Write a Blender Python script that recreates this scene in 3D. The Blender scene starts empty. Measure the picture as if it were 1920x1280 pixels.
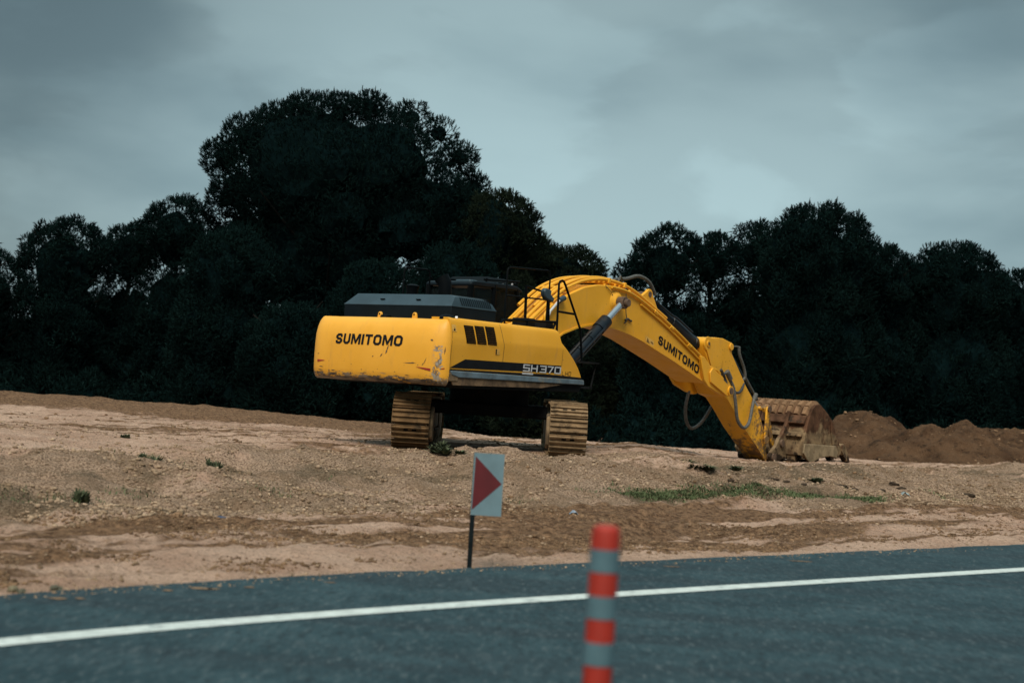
import bpy, math, random
import numpy as np
from mathutils import Vector, Matrix

sc = bpy.context.scene
COL = sc.collection
rad = math.radians
rng = np.random.default_rng(7)
random.seed(7)

# ------------------------------------------------------------------ camera
F_PX, CAM_H, ROLL = 2667.0, 1.4, rad(3.6)
PITCH = math.atan((722 - 640) * math.cos(ROLL) / F_PX)
fw = Vector((0, math.cos(PITCH), math.sin(PITCH)))
up0 = Vector((0, -math.sin(PITCH), math.cos(PITCH)))
rt0 = Vector((1, 0, 0))
cr = rt0 * math.cos(ROLL) + up0 * math.sin(ROLL)
cu = up0 * math.cos(ROLL) - rt0 * math.sin(ROLL)
cam_d = bpy.data.cameras.new('camera')
cam = bpy.data.objects.new('camera', cam_d)
COL.objects.link(cam)
m = Matrix((cr, cu, -fw)).transposed().to_4x4()
m.translation = (0, 0, CAM_H)
cam.matrix_world = m
cam_d.sensor_width = 36.0
cam_d.lens = 36.0 * F_PX / 1920.0
cam_d.clip_start = 0.1
cam_d.clip_end = 4000
cam_d.dof.use_dof = True
cam_d.dof.focus_distance = 24.0
cam_d.dof.aperture_fstop = 1.7
sc.camera = cam

# ------------------------------------------------------------------ world, sun, exposure
SUN_EL, SUN_AZ = rad(52), rad(190)      # azimuth clockwise from +Y (the view direction): behind the camera, to the left
W = bpy.data.worlds.new('World')
sc.world = W
W.use_nodes = True
wt = W.node_tree
wt.nodes.clear()
def wn(t, **k):
    n = wt.nodes.new(t)
    for a, b in k.items():
        setattr(n, a, b)
    return n
def wl(a, b):
    wt.links.new(a, b)
w_out = wn('ShaderNodeOutputWorld')
w_bg = wn('ShaderNodeBackground')
sky = wn('ShaderNodeTexSky', sky_type='NISHITA', sun_disc=False, sun_elevation=SUN_EL, sun_rotation=SUN_AZ)
sky.air_density = 1.0
sky.dust_density = 3.0
tc = wn('ShaderNodeTexCoord')
mp = wn('ShaderNodeMapping')
mp.inputs['Scale'].default_value = (1.0, 1.0, 2.4)
mp.inputs['Rotation'].default_value = (0, rad(-16), 0)
n1 = wn('ShaderNodeTexNoise')
n1.inputs['Scale'].default_value = 3.6
n1.inputs['Detail'].default_value = 5
n1.inputs['Roughness'].default_value = 0.42
n1.inputs['Distortion'].default_value = 0.15
wl(tc.outputs['Generated'], mp.inputs['Vector'])
wl(mp.outputs['Vector'], n1.inputs['Vector'])
ramp = wn('ShaderNodeValToRGB')
ramp.color_ramp.interpolation = 'EASE'
e = ramp.color_ramp.elements
e[0].position, e[0].color = 0.36, (0.92, 1.40, 1.55, 1)
e[1].position, e[1].color = 0.62, (1.66, 2.30, 2.42, 1)
wl(n1.outputs['Fac'], ramp.inputs['Fac'])
# overcast: the deck is thinner and brighter overhead, dimmed behind the camera to cut fill
sx = wn('ShaderNodeSeparateXYZ')
wl(tc.outputs['Generated'], sx.inputs[0])
mz = wn('ShaderNodeValToRGB')
mz.color_ramp.interpolation = 'EASE'
el = mz.color_ramp.elements
el[0].position, el[0].color = 0.0, (1.02,) * 3 + (1,)
el[1].position, el[1].color = 1.0, (3.0,) * 3 + (1,)
for p_, v_ in ((0.09, 1.18), (0.28, 0.88), (0.40, 0.95), (0.65, 2.6)):
    q_ = el.new(p_)
    q_.color = (v_, v_, v_, 1)
wl(sx.outputs['Z'], mz.inputs['Fac'])
gap = (fw + cr * ((1180 - 960) / F_PX) + cu * ((640 - 400) / F_PX)).normalized()      # thinner cloud here
dt = wn('ShaderNodeVectorMath', operation='DOT_PRODUCT')
wl(tc.outputs['Generated'], dt.inputs[0])
dt.inputs[1].default_value = gap
mx = wn('ShaderNodeMapRange', interpolation_type='SMOOTHSTEP')
mx.inputs['From Min'].default_value, mx.inputs['From Max'].default_value = math.cos(rad(25)), math.cos(rad(3))
mx.inputs['To Min'].default_value, mx.inputs['To Max'].default_value = 0.60, 1.00
wl(dt.outputs['Value'], mx.inputs['Value'])
n2 = wn('ShaderNodeTexNoise')                                        # billow edges
n2.inputs['Scale'].default_value = 5.5
n2.inputs['Detail'].default_value = 6
n2.inputs['Roughness'].default_value = 0.48
n2.inputs['Distortion'].default_value = 0.25
wl(mp.outputs['Vector'], n2.inputs['Vector'])
mb2 = wn('ShaderNodeMapRange', interpolation_type='SMOOTHSTEP')
mb2.inputs['From Min'].default_value, mb2.inputs['From Max'].default_value = 0.47, 0.56
mb2.inputs['To Min'].default_value, mb2.inputs['To Max'].default_value = 0.94, 1.06
wl(n2.outputs['Fac'], mb2.inputs['Value'])
my = wn('ShaderNodeMapRange', interpolation_type='SMOOTHSTEP')
my.inputs['From Min'].default_value, my.inputs['From Max'].default_value = 0.35, -0.7
my.inputs['To Min'].default_value, my.inputs['To Max'].default_value = 1.0, 0.85
wl(sx.outputs['Y'], my.inputs['Value'])
mm = wn('ShaderNodeMath', operation='MULTIPLY')
mm0 = wn('ShaderNodeMath', operation='MULTIPLY')
wl(mz.outputs[0], mm0.inputs[0]); wl(mx.outputs[0], mm0.inputs[1])
mm1 = wn('ShaderNodeMath', operation='MULTIPLY')
wl(mm0.outputs[0], mm1.inputs[0]); wl(mb2.outputs[0], mm1.inputs[1])
wl(mm1.outputs[0], mm.inputs[0]); wl(my.outputs[0], mm.inputs[1])
cl = wn('ShaderNodeVectorMath', operation='SCALE')
wl(ramp.outputs['Color'], cl.inputs[0]); wl(mm.outputs[0], cl.inputs['Scale'])
mix = wn('ShaderNodeMix', data_type='RGBA')
mix.inputs['Factor'].default_value = 0.96
wl(sky.outputs['Color'], mix.inputs['A']); wl(cl.outputs[0], mix.inputs['B'])
wl(mix.outputs['Result'], w_bg.inputs['Color'])
w_bg.inputs['Strength'].default_value = 0.1
wl(w_bg.outputs[0], w_out.inputs['Surface'])

sd = bpy.data.lights.new('sun', 'SUN')
sd.energy = 1.75
sd.angle = rad(26)
sd.color = (1.0, 0.90, 0.76)
sun = bpy.data.objects.new('sun', sd)
COL.objects.link(sun)
to_sun = Vector((math.sin(SUN_AZ) * math.cos(SUN_EL), math.cos(SUN_AZ) * math.cos(SUN_EL), math.sin(SUN_EL)))
sun.rotation_euler = to_sun.to_track_quat('Z', 'Y').to_euler()
sun.location = (-10, -10, 30)

vs = sc.view_settings
vs.view_transform = 'Standard'
vs.look = 'None'
vs.gamma = 1.0
vs.use_curve_mapping = False
vs.exposure = 1.06

# ------------------------------------------------------------------ material helpers
def new_mat(name):
    mt = bpy.data.materials.new(name)
    mt.use_nodes = True
    nt = mt.node_tree
    b = nt.nodes['Principled BSDF']
    return mt, nt, b
def nd(nt, t, ins=None, **k):
    n = nt.nodes.new(t)
    for a, v in k.items():
        setattr(n, a, v)
    for a, v in (ins or {}).items():
        if hasattr(v, 'is_linked') or isinstance(v, bpy.types.NodeSocket):
            nt.links.new(v, n.inputs[a])
        else:
            n.inputs[a].default_value = v
    return n
def noise(nt, vec, scale, detail=4, rough=0.55, dist=0.0):
    return nd(nt, 'ShaderNodeTexNoise', {'Vector': vec, 'Scale': scale, 'Detail': detail, 'Roughness': rough, 'Distortion': dist}).outputs['Fac']
def remap(nt, v, a, b, c=0.0, d=1.0, smooth=True):
    n = nd(nt, 'ShaderNodeMapRange', {'Value': v, 'From Min': a, 'From Max': b, 'To Min': c, 'To Max': d},
           interpolation_type='SMOOTHSTEP' if smooth else 'LINEAR')
    return n.outputs[0]
def mth(nt, op, a, b=0.0):
    n = nt.nodes.new('ShaderNodeMath')
    n.operation = op
    for i, v in enumerate((a, b)):
        if isinstance(v, bpy.types.NodeSocket):
            nt.links.new(v, n.inputs[i])
        else:
            n.inputs[i].default_value = v
    return n.outputs[0]
def mixc(nt, f, a, b):
    n = nt.nodes.new('ShaderNodeMix')
    n.data_type = 'RGBA'
    for k, v in (('Factor', f), ('A', a), ('B', b)):
        s = [i for i in n.inputs if i.name == k and (k == 'Factor' and i.type == 'VALUE' or k != 'Factor' and i.type == 'RGBA')][0]
        if isinstance(v, bpy.types.NodeSocket):
            nt.links.new(v, s)
        else:
            s.default_value = v if not isinstance(v, tuple) or len(v) == 4 else (*v, 1)
    return [o for o in n.outputs if o.type == 'RGBA'][0]
def bump(nt, b, h, strength=0.3, dist=0.02):
    n = nd(nt, 'ShaderNodeBump', {'Height': h, 'Strength': strength, 'Distance': dist})
    nt.links.new(n.outputs[0], b.inputs['Normal'])
def objco(nt):
    return nt.nodes.new('ShaderNodeTexCoord').outputs['Object']

def simple_mat(name, col, rough=0.5, var=0.25, scale=6.0, metal=0.0, spec=0.5, bmp=0.0, dirt=None, dirt_amt=0.0):
    mt, nt, b = new_mat(name)
    co = objco(nt)
    f = noise(nt, co, scale, 5)
    dk = tuple(c * (1 - var) for c in col)
    lt = tuple(min(1, c * (1 + var)) for c in col)
    c = mixc(nt, remap(nt, f, 0.3, 0.7), dk, lt)
    if dirt:
        g = noise(nt, co, scale * 0.7, 8, 0.65)
        c = mixc(nt, remap(nt, g, 0.62 - dirt_amt, 0.75 - dirt_amt), c, dirt)
    nt.links.new(c, b.inputs['Base Color'])
    b.inputs['Roughness'].default_value = rough
    b.inputs['Metallic'].default_value = metal
    b.inputs['Specular IOR Level'].default_value = spec
    if bmp:
        bump(nt, b, noise(nt, co, scale * 6, 4), bmp, 0.01)
    return mt

YEL = (0.74, 0.37, 0.045)
def paint_mat(name, wear):
    """yellow machine paint; wear: 'weight', 'panel', 'boom', 'stick'"""
    mt, nt, b = new_mat(name)
    co = objco(nt)
    f = noise(nt, co, 1.3, 6)
    ca_, cb_ = {'weight': ((0.73, 0.355, 0.030), (0.80, 0.405, 0.050)), 'panel': ((0.71, 0.345, 0.020), (0.78, 0.39, 0.035))}.get(wear, ((0.68, 0.33, 0.014), (0.75, 0.375, 0.026)))
    c = mixc(nt, remap(nt, f, 0.3, 0.75), ca_, cb_)
    sp = nd(nt, 'ShaderNodeSeparateXYZ', {0: co})
    X, Y, Z = sp.outputs
    st = nd(nt, 'ShaderNodeMapping', {'Vector': co, 'Scale': (1, 1, 0.18)}).outputs[0]
    # thin run-off streaks of dust
    s1 = noise(nt, st, 9, 6, 0.6)
    c = mixc(nt, remap(nt, s1, 0.54, 0.80, 0, 0.5), c, (0.50, 0.26, 0.07))
    if wear == 'weight':
        hz = nd(nt, 'ShaderNodeMapping', {'Vector': co, 'Scale': (1, 1, 4.5)}).outputs[0]
        g = noise(nt, hz, 5, 9, 0.7)
        band = remap(nt, Z, 1.28, 1.03, 0, 0.34)
        k = remap(nt, mth(nt, 'ADD', g, band), 0.70, 0.76)
        k = mth(nt, 'MULTIPLY', k, remap(nt, Z, 1.22, 1.12))
        c = mixc(nt, k, c, mixc(nt, remap(nt, noise(nt, hz, 3.0), 0.4, 0.6), (0.06, 0.045, 0.035), (0.24, 0.18, 0.12)))
        # long scuff up the rear corner
        g2 = noise(nt, co, 7, 8, 0.72)
        w = mth(nt, 'ADD', remap(nt, Y, -1.16, -1.34), remap(nt, Y, -1.44, -1.38))
        w = mth(nt, 'SUBTRACT', w, 1.0)
        w = mth(nt, 'MULTIPLY', w, remap(nt, Z, 1.84, 1.55, 0.0, 1.0))
        k2 = remap(nt, mth(nt, 'ADD', g2, mth(nt, 'MULTIPLY', w, 0.20)), 0.66, 0.72)
        k2 = mth(nt, 'MULTIPLY', k2, remap(nt, w, 0.05, 0.4))
        c = mixc(nt, k2, c, mixc(nt, remap(nt, noise(nt, co, 14), 0.4, 0.6), (0.085, 0.065, 0.05), (0.30, 0.27, 0.22)))
        g3 = noise(nt, nd(nt, 'ShaderNodeMapping', {'Vector': co, 'Scale': (1, 1, 2.0)}).outputs[0], 17, 3, 0.5)
        c = mixc(nt, mth(nt, 'MULTIPLY', remap(nt, g3, 0.70, 0.74), remap(nt, Z, 1.6, 1.25, 0, 0.8)), c, (0.13, 0.075, 0.035))
    elif wear == 'stick':
        g = noise(nt, co, 4.5, 9, 0.72)
        d = mth(nt, 'ADD', X, mth(nt, 'MULTIPLY', Z, -0.2))
        k = remap(nt, mth(nt, 'ADD', g, remap(nt, d, 7.2, 9.7, 0, 0.30)), 0.66, 0.80)
        c = mixc(nt, k, c, (0.17, 0.10, 0.045))
        g3 = noise(nt, co, 22, 4, 0.5)
        c = mixc(nt, remap(nt, g3, 0.66, 0.70, 0, 0.8), c, (0.14, 0.075, 0.03))
    else:
        g = noise(nt, co, 2.6, 9, 0.7)
        c = mixc(nt, remap(nt, g, 0.60, 0.78, 0, 0.45), c, (0.46, 0.24, 0.07))
        g3 = noise(nt, co, 19, 4, 0.5)
        c = mixc(nt, remap(nt, g3, 0.71, 0.74, 0, 0.7), c, (0.2, 0.11, 0.05))
    nt.links.new(c, b.inputs['Base Color'])
    r = remap(nt, noise(nt, co, 3.0, 5), 0.3, 0.7, 0.42, 0.6)
    nt.links.new(r, b.inputs['Roughness'])
    b.inputs['Specular IOR Level'].default_value = 0.35
    bump(nt, b, noise(nt, co, 1.6, 2), 0.12, 0.03)
    return mt

M = {}
M['weight'] = paint_mat('yellow_paint_worn', 'weight')
M['panel'] = paint_mat('yellow_paint_panel', 'panel')
M['boom'] = paint_mat('yellow_paint_boom', 'boom')
M['stick'] = paint_mat('yellow_paint_muddy', 'stick')
M['hood'] = simple_mat('slate_paint', (0.024, 0.046, 0.062), 0.35, 0.2, 2.5, spec=0.45, dirt=(0.016, 0.022, 0.027, 1), dirt_amt=0.02)
M['skirt'] = simple_mat('slate_skirt', (0.09, 0.135, 0.17), 0.5, 0.3, 4, dirt=(0.22, 0.20, 0.16, 1), dirt_amt=0.06)
M['black'] = simple_mat('black_paint', (0.0022, 0.0035, 0.0045), 0.5, 0.3, 6, spec=0.05)
M['decal'] = simple_mat('black_decal', (0.006, 0.008, 0.011), 0.6, 0.25, 9, spec=0.15)
M['cyl'] = simple_mat('cylinder_black', (0.006, 0.011, 0.017), 0.42, 0.25, 5, spec=0.25, dirt=(0.03, 0.026, 0.022, 1), dirt_amt=0.02)
M['chrome'] = simple_mat('chrome_rod', (0.50, 0.54, 0.58), 0.25, 0.06, 9, metal=0.9)
M['frame'] = simple_mat('dark_frame', (0.007, 0.008, 0.009), 0.8, 0.4, 4, spec=0.1, dirt=(0.03, 0.022, 0.014, 1), dirt_amt=0.03)
M['mudframe'] = simple_mat('muddy_frame', (0.16, 0.11, 0.06), 0.9, 0.4, 5, dirt=(0.05, 0.04, 0.03, 1), dirt_amt=0.1, bmp=0.4)
M['shoe'] = simple_mat('muddy_track_steel', (0.15, 0.092, 0.045), 0.9, 0.3, 7, spec=.1, dirt=(0.06, 0.042, 0.026, 1), dirt_amt=0.08, bmp=0.5)
M['shoe_pale'] = simple_mat('dusty_track_steel', (0.22, 0.15, 0.085), 0.9, 0.25, 7, spec=.1, dirt=(0.10, 0.07, 0.042, 1), dirt_amt=0.09, bmp=0.5)
M['hose'] = simple_mat('dusty_hose', (0.078, 0.080, 0.075), 0.7, 0.35, 30, bmp=0.3)
M['hose_dark'] = simple_mat('black_hose', (0.03, 0.03, 0.03), 0.6, 0.3, 20)
M['silver'] = simple_mat('silver_letter', (0.50, 0.53, 0.56), 0.45, 0.1, 9)
M['red'] = simple_mat('red_reflector', (0.30, 0.022, 0.018), 0.35, 0.2, 8)
M['scratch'] = simple_mat('bare_scratch', (0.09, 0.06, 0.04), 0.8, 0.4, 20)
M['label'] = simple_mat('pale_label', (0.66, 0.38, 0.08), 0.55, 0.15, 30)
M['lamp'] = simple_mat('lamp_lens', (0.7, 0.72, 0.72), 0.2, 0.1, 10)
M['dirtyyel'] = simple_mat('dusty_yellow_slat', (0.20, 0.115, 0.025), 0.7, 0.3, 9)
M['rust'] = simple_mat('rusty_pin', (0.10, 0.062, 0.04), 0.8, 0.4, 10, bmp=0.3)

def glass_mat():
    mt, nt, b = new_mat('cab_glass')
    b.inputs['Base Color'].default_value = (0.05, 0.075, 0.08, 1)
    b.inputs['Roughness'].default_value = 0.04
    b.inputs['Transmission Weight'].default_value = 0.9
    b.inputs['IOR'].default_value = 1.1
    b.inputs['Specular IOR Level'].default_value = 0.3
    return mt
M['glass'] = glass_mat()

def bucket_mat():
    mt, nt, b = new_mat('rusty_muddy_steel')
    co = objco(nt)
    Z = nd(nt, 'ShaderNodeSeparateXYZ', {0: co}).outputs[2]
    f = noise(nt, co, 3.5, 8, 0.65)
    c = mixc(nt, remap(nt, f, 0.35, 0.65), (0.046, 0.024, 0.014), (0.120, 0.062, 0.036))
    g = noise(nt, co, 2.2, 7, 0.6)
    k = remap(nt, mth(nt, 'ADD', g, remap(nt, Z, 0.75, 0.25, -0.13, 0.12)), 0.47, 0.58)
    mud = mixc(nt, remap(nt, noise(nt, co, 6, 6), 0.35, 0.65), (0.13, 0.092, 0.055), (0.25, 0.175, 0.10))
    c = mixc(nt, k, c, mud)
    k3 = remap(nt, mth(nt, 'ADD', noise(nt, co, 4.0, 6), remap(nt, Z, 0.1, -0.15, 0, 0.2)), 0.58, 0.66)
    c = mixc(nt, k3, c, (0.035, 0.025, 0.018))
    nt.links.new(c, b.inputs['Base Color'])
    b.inputs['Roughness'].default_value = 0.9
    b.inputs['Specular IOR Level'].default_value = 0.10
    bump(nt, b, noise(nt, co, 14, 6, 0.65), 0.5, 0.03)
    return mt
M['bucket'] = bucket_mat()

# ------------------------------------------------------------------ mesh helpers
class MB:
    def __init__(s):
        s.v, s.f = [], []
    def add(s, vs, fs):
        n = len(s.v)
        s.v += [tuple(p) for p in vs]
        s.f += [tuple(i + n for i in f) for f in fs]
        return s
    def box(s, a, b):
        x0, y0, z0 = a
        x1, y1, z1 = b
        return s.add([(x0, y0, z0), (x1, y0, z0), (x1, y1, z0), (x0, y1, z0), (x0, y0, z1), (x1, y0, z1), (x1, y1, z1), (x0, y1, z1)],
                     [(0, 3, 2, 1), (4, 5, 6, 7), (0, 1, 5, 4), (1, 2, 6, 5), (2, 3, 7, 6), (3, 0, 4, 7)])
    def prism(s, pts, y0, y1):
        """profile of (x, z) points extruded along y"""
        ar = sum(pts[i - 1][0] * pts[i][1] - pts[i][0] * pts[i - 1][1] for i in range(len(pts)))
        if ar < 0:
            pts = pts[::-1]
        n = len(pts)
        vs = [(x, y0, z) for x, z in pts] + [(x, y1, z) for x, z in pts]
        fs = [tuple(range(n)), tuple(range(2 * n - 1, n - 1, -1))]
        fs += [(i, n + i, n + (i + 1) % n, (i + 1) % n) for i in range(n)]
        return s.add(vs, fs)
    def prism_z(s, pts, z0, z1):
        ar = sum(pts[i - 1][0] * pts[i][1] - pts[i][0] * pts[i - 1][1] for i in range(len(pts)))
        if ar < 0:
            pts = pts[::-1]
        n = len(pts)
        vs = [(x, y, z0) for x, y in pts] + [(x, y, z1) for x, y in pts]
        fs = [tuple(range(n - 1, -1, -1)), tuple(range(n, 2 * n))]
        fs += [(i, (i + 1) % n, n + (i + 1) % n, n + i) for i in range(n)]
        return s.add(vs, fs)
    def tube(s, pts, r, n=10, cap=True):
        pts = [Vector(p) for p in pts]
        rs = r if isinstance(r, (list, tuple)) else [r] * len(pts)
        t0 = (pts[1] - pts[0]).normalized()
        ref = Vector((0, 0, 1)) if abs(t0.z) < 0.9 else Vector((1, 0, 0))
        u = t0.cross(ref).normalized()
        vs, fs = [], []
        for i, p in enumerate(pts):
            a = pts[max(i - 1, 0)]
            b = pts[min(i + 1, len(pts) - 1)]
            t = (b - a).normalized()
            u = (u - t * u.dot(t)).normalized()
            w = t.cross(u)
            for k in range(n):
                an = 2 * math.pi * k / n
                vs.append(p + (u * math.cos(an) + w * math.sin(an)) * rs[i])
        for i in range(len(pts) - 1):
            for k in range(n):
                k2 = (k + 1) % n
                fs.append((i * n + k, i * n + k2, (i + 1) * n + k2, (i + 1) * n + k))
        if cap:
            fs.append(tuple(range(n - 1, -1, -1)))
            fs.append(tuple(range((len(pts) - 1) * n, len(pts) * n)))
        return s.add(vs, fs)
    def cyl(s, a, b, r, n=20):
        return s.tube([a, b], r, n)
    def disc_y(s, x, z, r, y0, y1, n=24):
        return s.cyl((x, y0, z), (x, y1, z), r, n)
    def build(s, name, mat, parent=None, bevel=0.0, smooth=40, seg=2):
        me = bpy.data.meshes.new(name)
        me.from_pydata(s.v, [], s.f)
        me.validate()
        me.update()
        if smooth:
            me.polygons.foreach_set('use_smooth', [True] * len(me.polygons))
            me.set_sharp_from_angle(angle=rad(smooth))
        mats = mat if isinstance(mat, list) else [mat]
        for q in mats:
            me.materials.append(q)
        o = bpy.data.objects.new(name, me)
        COL.objects.link(o)
        if parent:
            o.parent = parent
        if bevel:
            bm_ = o.modifiers.new('bevel', 'BEVEL')
            bm_.width = bevel
            bm_.segments = seg
            bm_.limit_method = 'ANGLE'
            bm_.angle_limit = rad(35)
            bm_.harden_normals = False
        return o

def np_mesh(name, verts, faces_flat, nper, mats, parent=None, smooth=False, mat_idx=None):
    me = bpy.data.meshes.new(name)
    nf = len(faces_flat) // nper
    me.vertices.add(len(verts))
    me.vertices.foreach_set('co', np.asarray(verts, np.float32).ravel())
    me.loops.add(nf * nper)
    me.loops.foreach_set('vertex_index', np.asarray(faces_flat, np.int32))
    me.polygons.add(nf)
    me.polygons.foreach_set('loop_start', np.arange(nf, dtype=np.int32) * nper)
    if smooth:
        me.polygons.foreach_set('use_smooth', np.ones(nf, dtype=bool))
    for q in mats:
        me.materials.append(q)
    if mat_idx is not None:
        me.polygons.foreach_set('material_index', np.asarray(mat_idx, np.int32))
    me.update(calc_edges=True)
    o = bpy.data.objects.new(name, me)
    COL.objects.link(o)
    if parent:
        o.parent = parent
    return o

def spline(pts, n=8):
    """Catmull-Rom through the points"""
    P = [Vector(p) for p in pts]
    P = [P[0] * 2 - P[1]] + P + [P[-1] * 2 - P[-2]]
    out = []
    for i in range(1, len(P) - 2):
        for k in range(n):
            t = k / n
            a, b, c, d = P[i - 1], P[i], P[i + 1], P[i + 2]
            out.append(0.5 * ((2 * b) + (c - a) * t + (2 * a - 5 * b + 4 * c - d) * t * t + (3 * b - a - 3 * c + d) * t ** 3))
    out.append(P[-2])
    return out

def empty(name, loc=(0, 0, 0), rz=0.0, parent=None):
    o = bpy.data.objects.new(name, None)
    o.location = loc
    o.rotation_euler = (0, 0, rz)
    COL.objects.link(o)
    if parent:
        o.parent = parent
    return o
def tag(o, label=None, cat=None, group=None, kind=None):
    if label: o['label'] = label
    if cat: o['category'] = cat
    if group: o['group'] = group
    if kind: o['kind'] = kind
    return o

# ------------------------------------------------------------------ lettering (own stroke letters)
def strip(pts, t, closed=False):
    n = len(pts)
    L, R = [], []
    for i in range(n):
        p = Vector(pts[i])
        if closed:
            a, b = Vector(pts[i - 1]), Vector(pts[(i + 1) % n])
        else:
            a = Vector(pts[i - 1]) if i else None
            b = Vector(pts[i + 1]) if i < n - 1 else None
        d1 = (p - a).normalized() if a is not None else None
        d2 = (b - p).normalized() if b is not None else None
        if d1 is None: d1 = d2
        if d2 is None: d2 = d1
        n1, n2 = Vector((-d1.y, d1.x)), Vector((-d2.y, d2.x))
        mt_ = (n1 + n2).normalized()
        k = min(1.0 / max(0.35, mt_.dot(n1)), 2.2) * t / 2
        L.append(p + mt_ * k)
        R.append(p - mt_ * k)
    vs = L + R
    fs = []
    for i in range(n if closed else n - 1):
        j = (i + 1) % n
        fs.append((i, n + i, n + j, j))
    return vs, fs
def letter(ch, w, t, c):
    a = t / 2
    x0, x1, y0, y1 = a, w - a, a, 1 - a
    ym = 0.5
    rect = lambda u0, v0, u1, v1: ([Vector((u0, v0)), Vector((u1, v0)), Vector((u1, v1)), Vector((u0, v1))], [(0, 1, 2, 3)])
    if ch == 'O' or ch == '0':
        return [strip([(x0 + c, y0), (x1 - c, y0), (x1, y0 + c), (x1, y1 - c), (x1 - c, y1), (x0 + c, y1), (x0, y1 - c), (x0, y0 + c)], t, True)]
    if ch == 'D':
        return [strip([(x0, y0), (x1 - c, y0), (x1, y0 + c), (x1, y1 - c), (x1 - c, y1), (x0, y1)], t, True)]
    if ch == 'S':
        return [strip([(x1, y1 - c * 1.5), (x1 - c * .3, y1 - c * .3), (x1 - c, y1), (x0 + c, y1), (x0, y1 - c), (x0, ym + c * .9), (x0 + c, ym + .01), (x1 - c, ym - .01), (x1, ym - c * .9),
                       (x1, y0 + c), (x1 - c, y0), (x0 + c, y0), (x0 + c * .3, y0 + c * .3), (x0, y0 + c * 1.5)], t)]
    if ch == 'Z':   # square-cornered S of the model number
        return [strip([(w, y1), (x0, y1), (x0, ym), (x1, ym), (x1, y0), (0, y0)], t)]
    if ch == 'U':
        return [strip([(x0, 1), (x0, y0 + c), (x0 + c, y0), (x1 - c, y0), (x1, y0 + c), (x1, 1)], t)]
    if ch == 'M':
        p = [(0, 0), (0, 1), (t * 1.2, 1), (w / 2, .40), (w - t * 1.2, 1), (w, 1), (w, 0), (w - t * .92, 0), (w - t * .92, .60), (w / 2 + t * .25, .06), (w / 2 - t * .25, .06), (t * .92, .60), (t * .92, 0)]
        return [([Vector(q) for q in p], [tuple(range(len(p) - 1, -1, -1))])]
    if ch == 'I':
        return [rect(0, 0, t * 1.05, 1)]
    if ch == 'T':
        return [rect(0, 1 - t, w, 1), rect(w / 2 - a, 0, w / 2 + a, 1 - t)]
    if ch == 'H':
        return [rect(0, 0, t, 1), rect(w - t, 0, w, 1), rect(t, ym - a, w - t, ym + a)]
    if ch == 'L':
        return [strip([(x0, 1), (x0, y0), (w, y0)], t)]
    if ch == '3':
        return [strip([(0, y1), (x1, y1), (x1, y0), (0, y0)], t), rect(w * .2, ym - a, w - t, ym + a)]
    if ch == '7':
        return [strip([(0, y1), (x1, y1), (w * .35, 0)], t)]
    return []
def lettering(text, widths, t, gap, c, place, name, mat, parent, div=1):
    """place(u, v) maps text space (height 1) to a 3-D point on the surface"""
    mb = MB()
    u = 0.0
    for ch in text:
        w = widths.get(ch, widths['*'])
        for vs_, fs_ in letter(ch, w, t, c) if ch != ' ' else []:
            mb.add([place(u + p[0], p[1]) for p in vs_], fs_)
        u += (t * 1.05 if ch == 'I' else w) + gap
    o = mb.build(name, mat, parent, smooth=0)
    return o, u - gap
def text_width(text, widths, t, gap):
    return sum((t * 1.05 if ch == 'I' else widths.get(ch, widths['*'])) for ch in text) + gap * (len(text) - 1)

# ------------------------------------------------------------------ ground
def az_of(px):
    return (px - 960) / F_PX
# columns of (distance along Y, height) measured along each sight line
COLS = {
    -200: [(7.6, -.03), (12.8, 0), (13.2, .02), (16.0, .28), (22, .33), (26.5, .35), (34, .50), (42, -.05), (50, -.5)],
    0:    [(8.6, -.02), (12.8, .0), (13.2, .02), (16.3, .29), (21.5, .31), (26.5, .32), (34.5, .48), (43, -.05), (52, -.5)],
    480:  [(9.9, -.02), (14.9, .0), (15.4, .03), (18.5, .30), (24, .29), (29, .29), (35, .39), (42, -.05), (52, -.5)],
    780:  [(10.6, -.02), (16.8, .0), (17.4, .03), (20.2, .30), (22.6, .295), (30, .23), (33.5, .28), (40, -.1), (52, -.5)],
    960:  [(11.4, -.02), (16.6, .0), (17.2, .03), (20.5, .34), (22.6, .32), (28, .21), (32, .23), (38, -.1), (52, -.5)],
    1200: [(12.2, -.02), (17.9, .0), (18.5, .03), (21.5, .35), (23.6, .335), (28, .26), (31.5, .28), (38, -.1), (52, -.5)],
    1380: [(12.9, -.02), (19.0, .0), (19.6, .03), (22.4, .30), (26, .14), (33, .03), (37, -.01), (43, -.2), (52, -.5)],
    1600: [(13.8, -.02), (20.6, .0), (21.2, .03), (24.0, .33), (27, .20), (33, .06), (40, .0), (46, -.2), (52, -.5)],
    1920: [(15.9, -.02), (21.4, .0), (23.0, .03), (28.0, .32), (32, .24), (38, .12), (46, .0), (52, -.2), (56, -.5)],
    2200: [(18, -.02), (24, .0), (25.5, .03), (31.0, .32), (34, .24), (38, .14), (46, .0), (52, -.2), (56, -.5)],
}
_az = np.array([az_of(k) for k in COLS])
_ys = np.linspace(0, 80, 801)
def _prof(l):
    z = np.interp(_ys, [0] + [p[0] - .4 for p in l[:1]] + [p[0] for p in l], [-.06, -.06] + [p[1] for p in l])
    k = np.hanning(13); k /= k.sum()
    zp = np.pad(z, 6, mode='edge')
    return np.convolve(zp, k, 'valid')
_tab = np.array([_prof(l) for l in COLS.values()])
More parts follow.
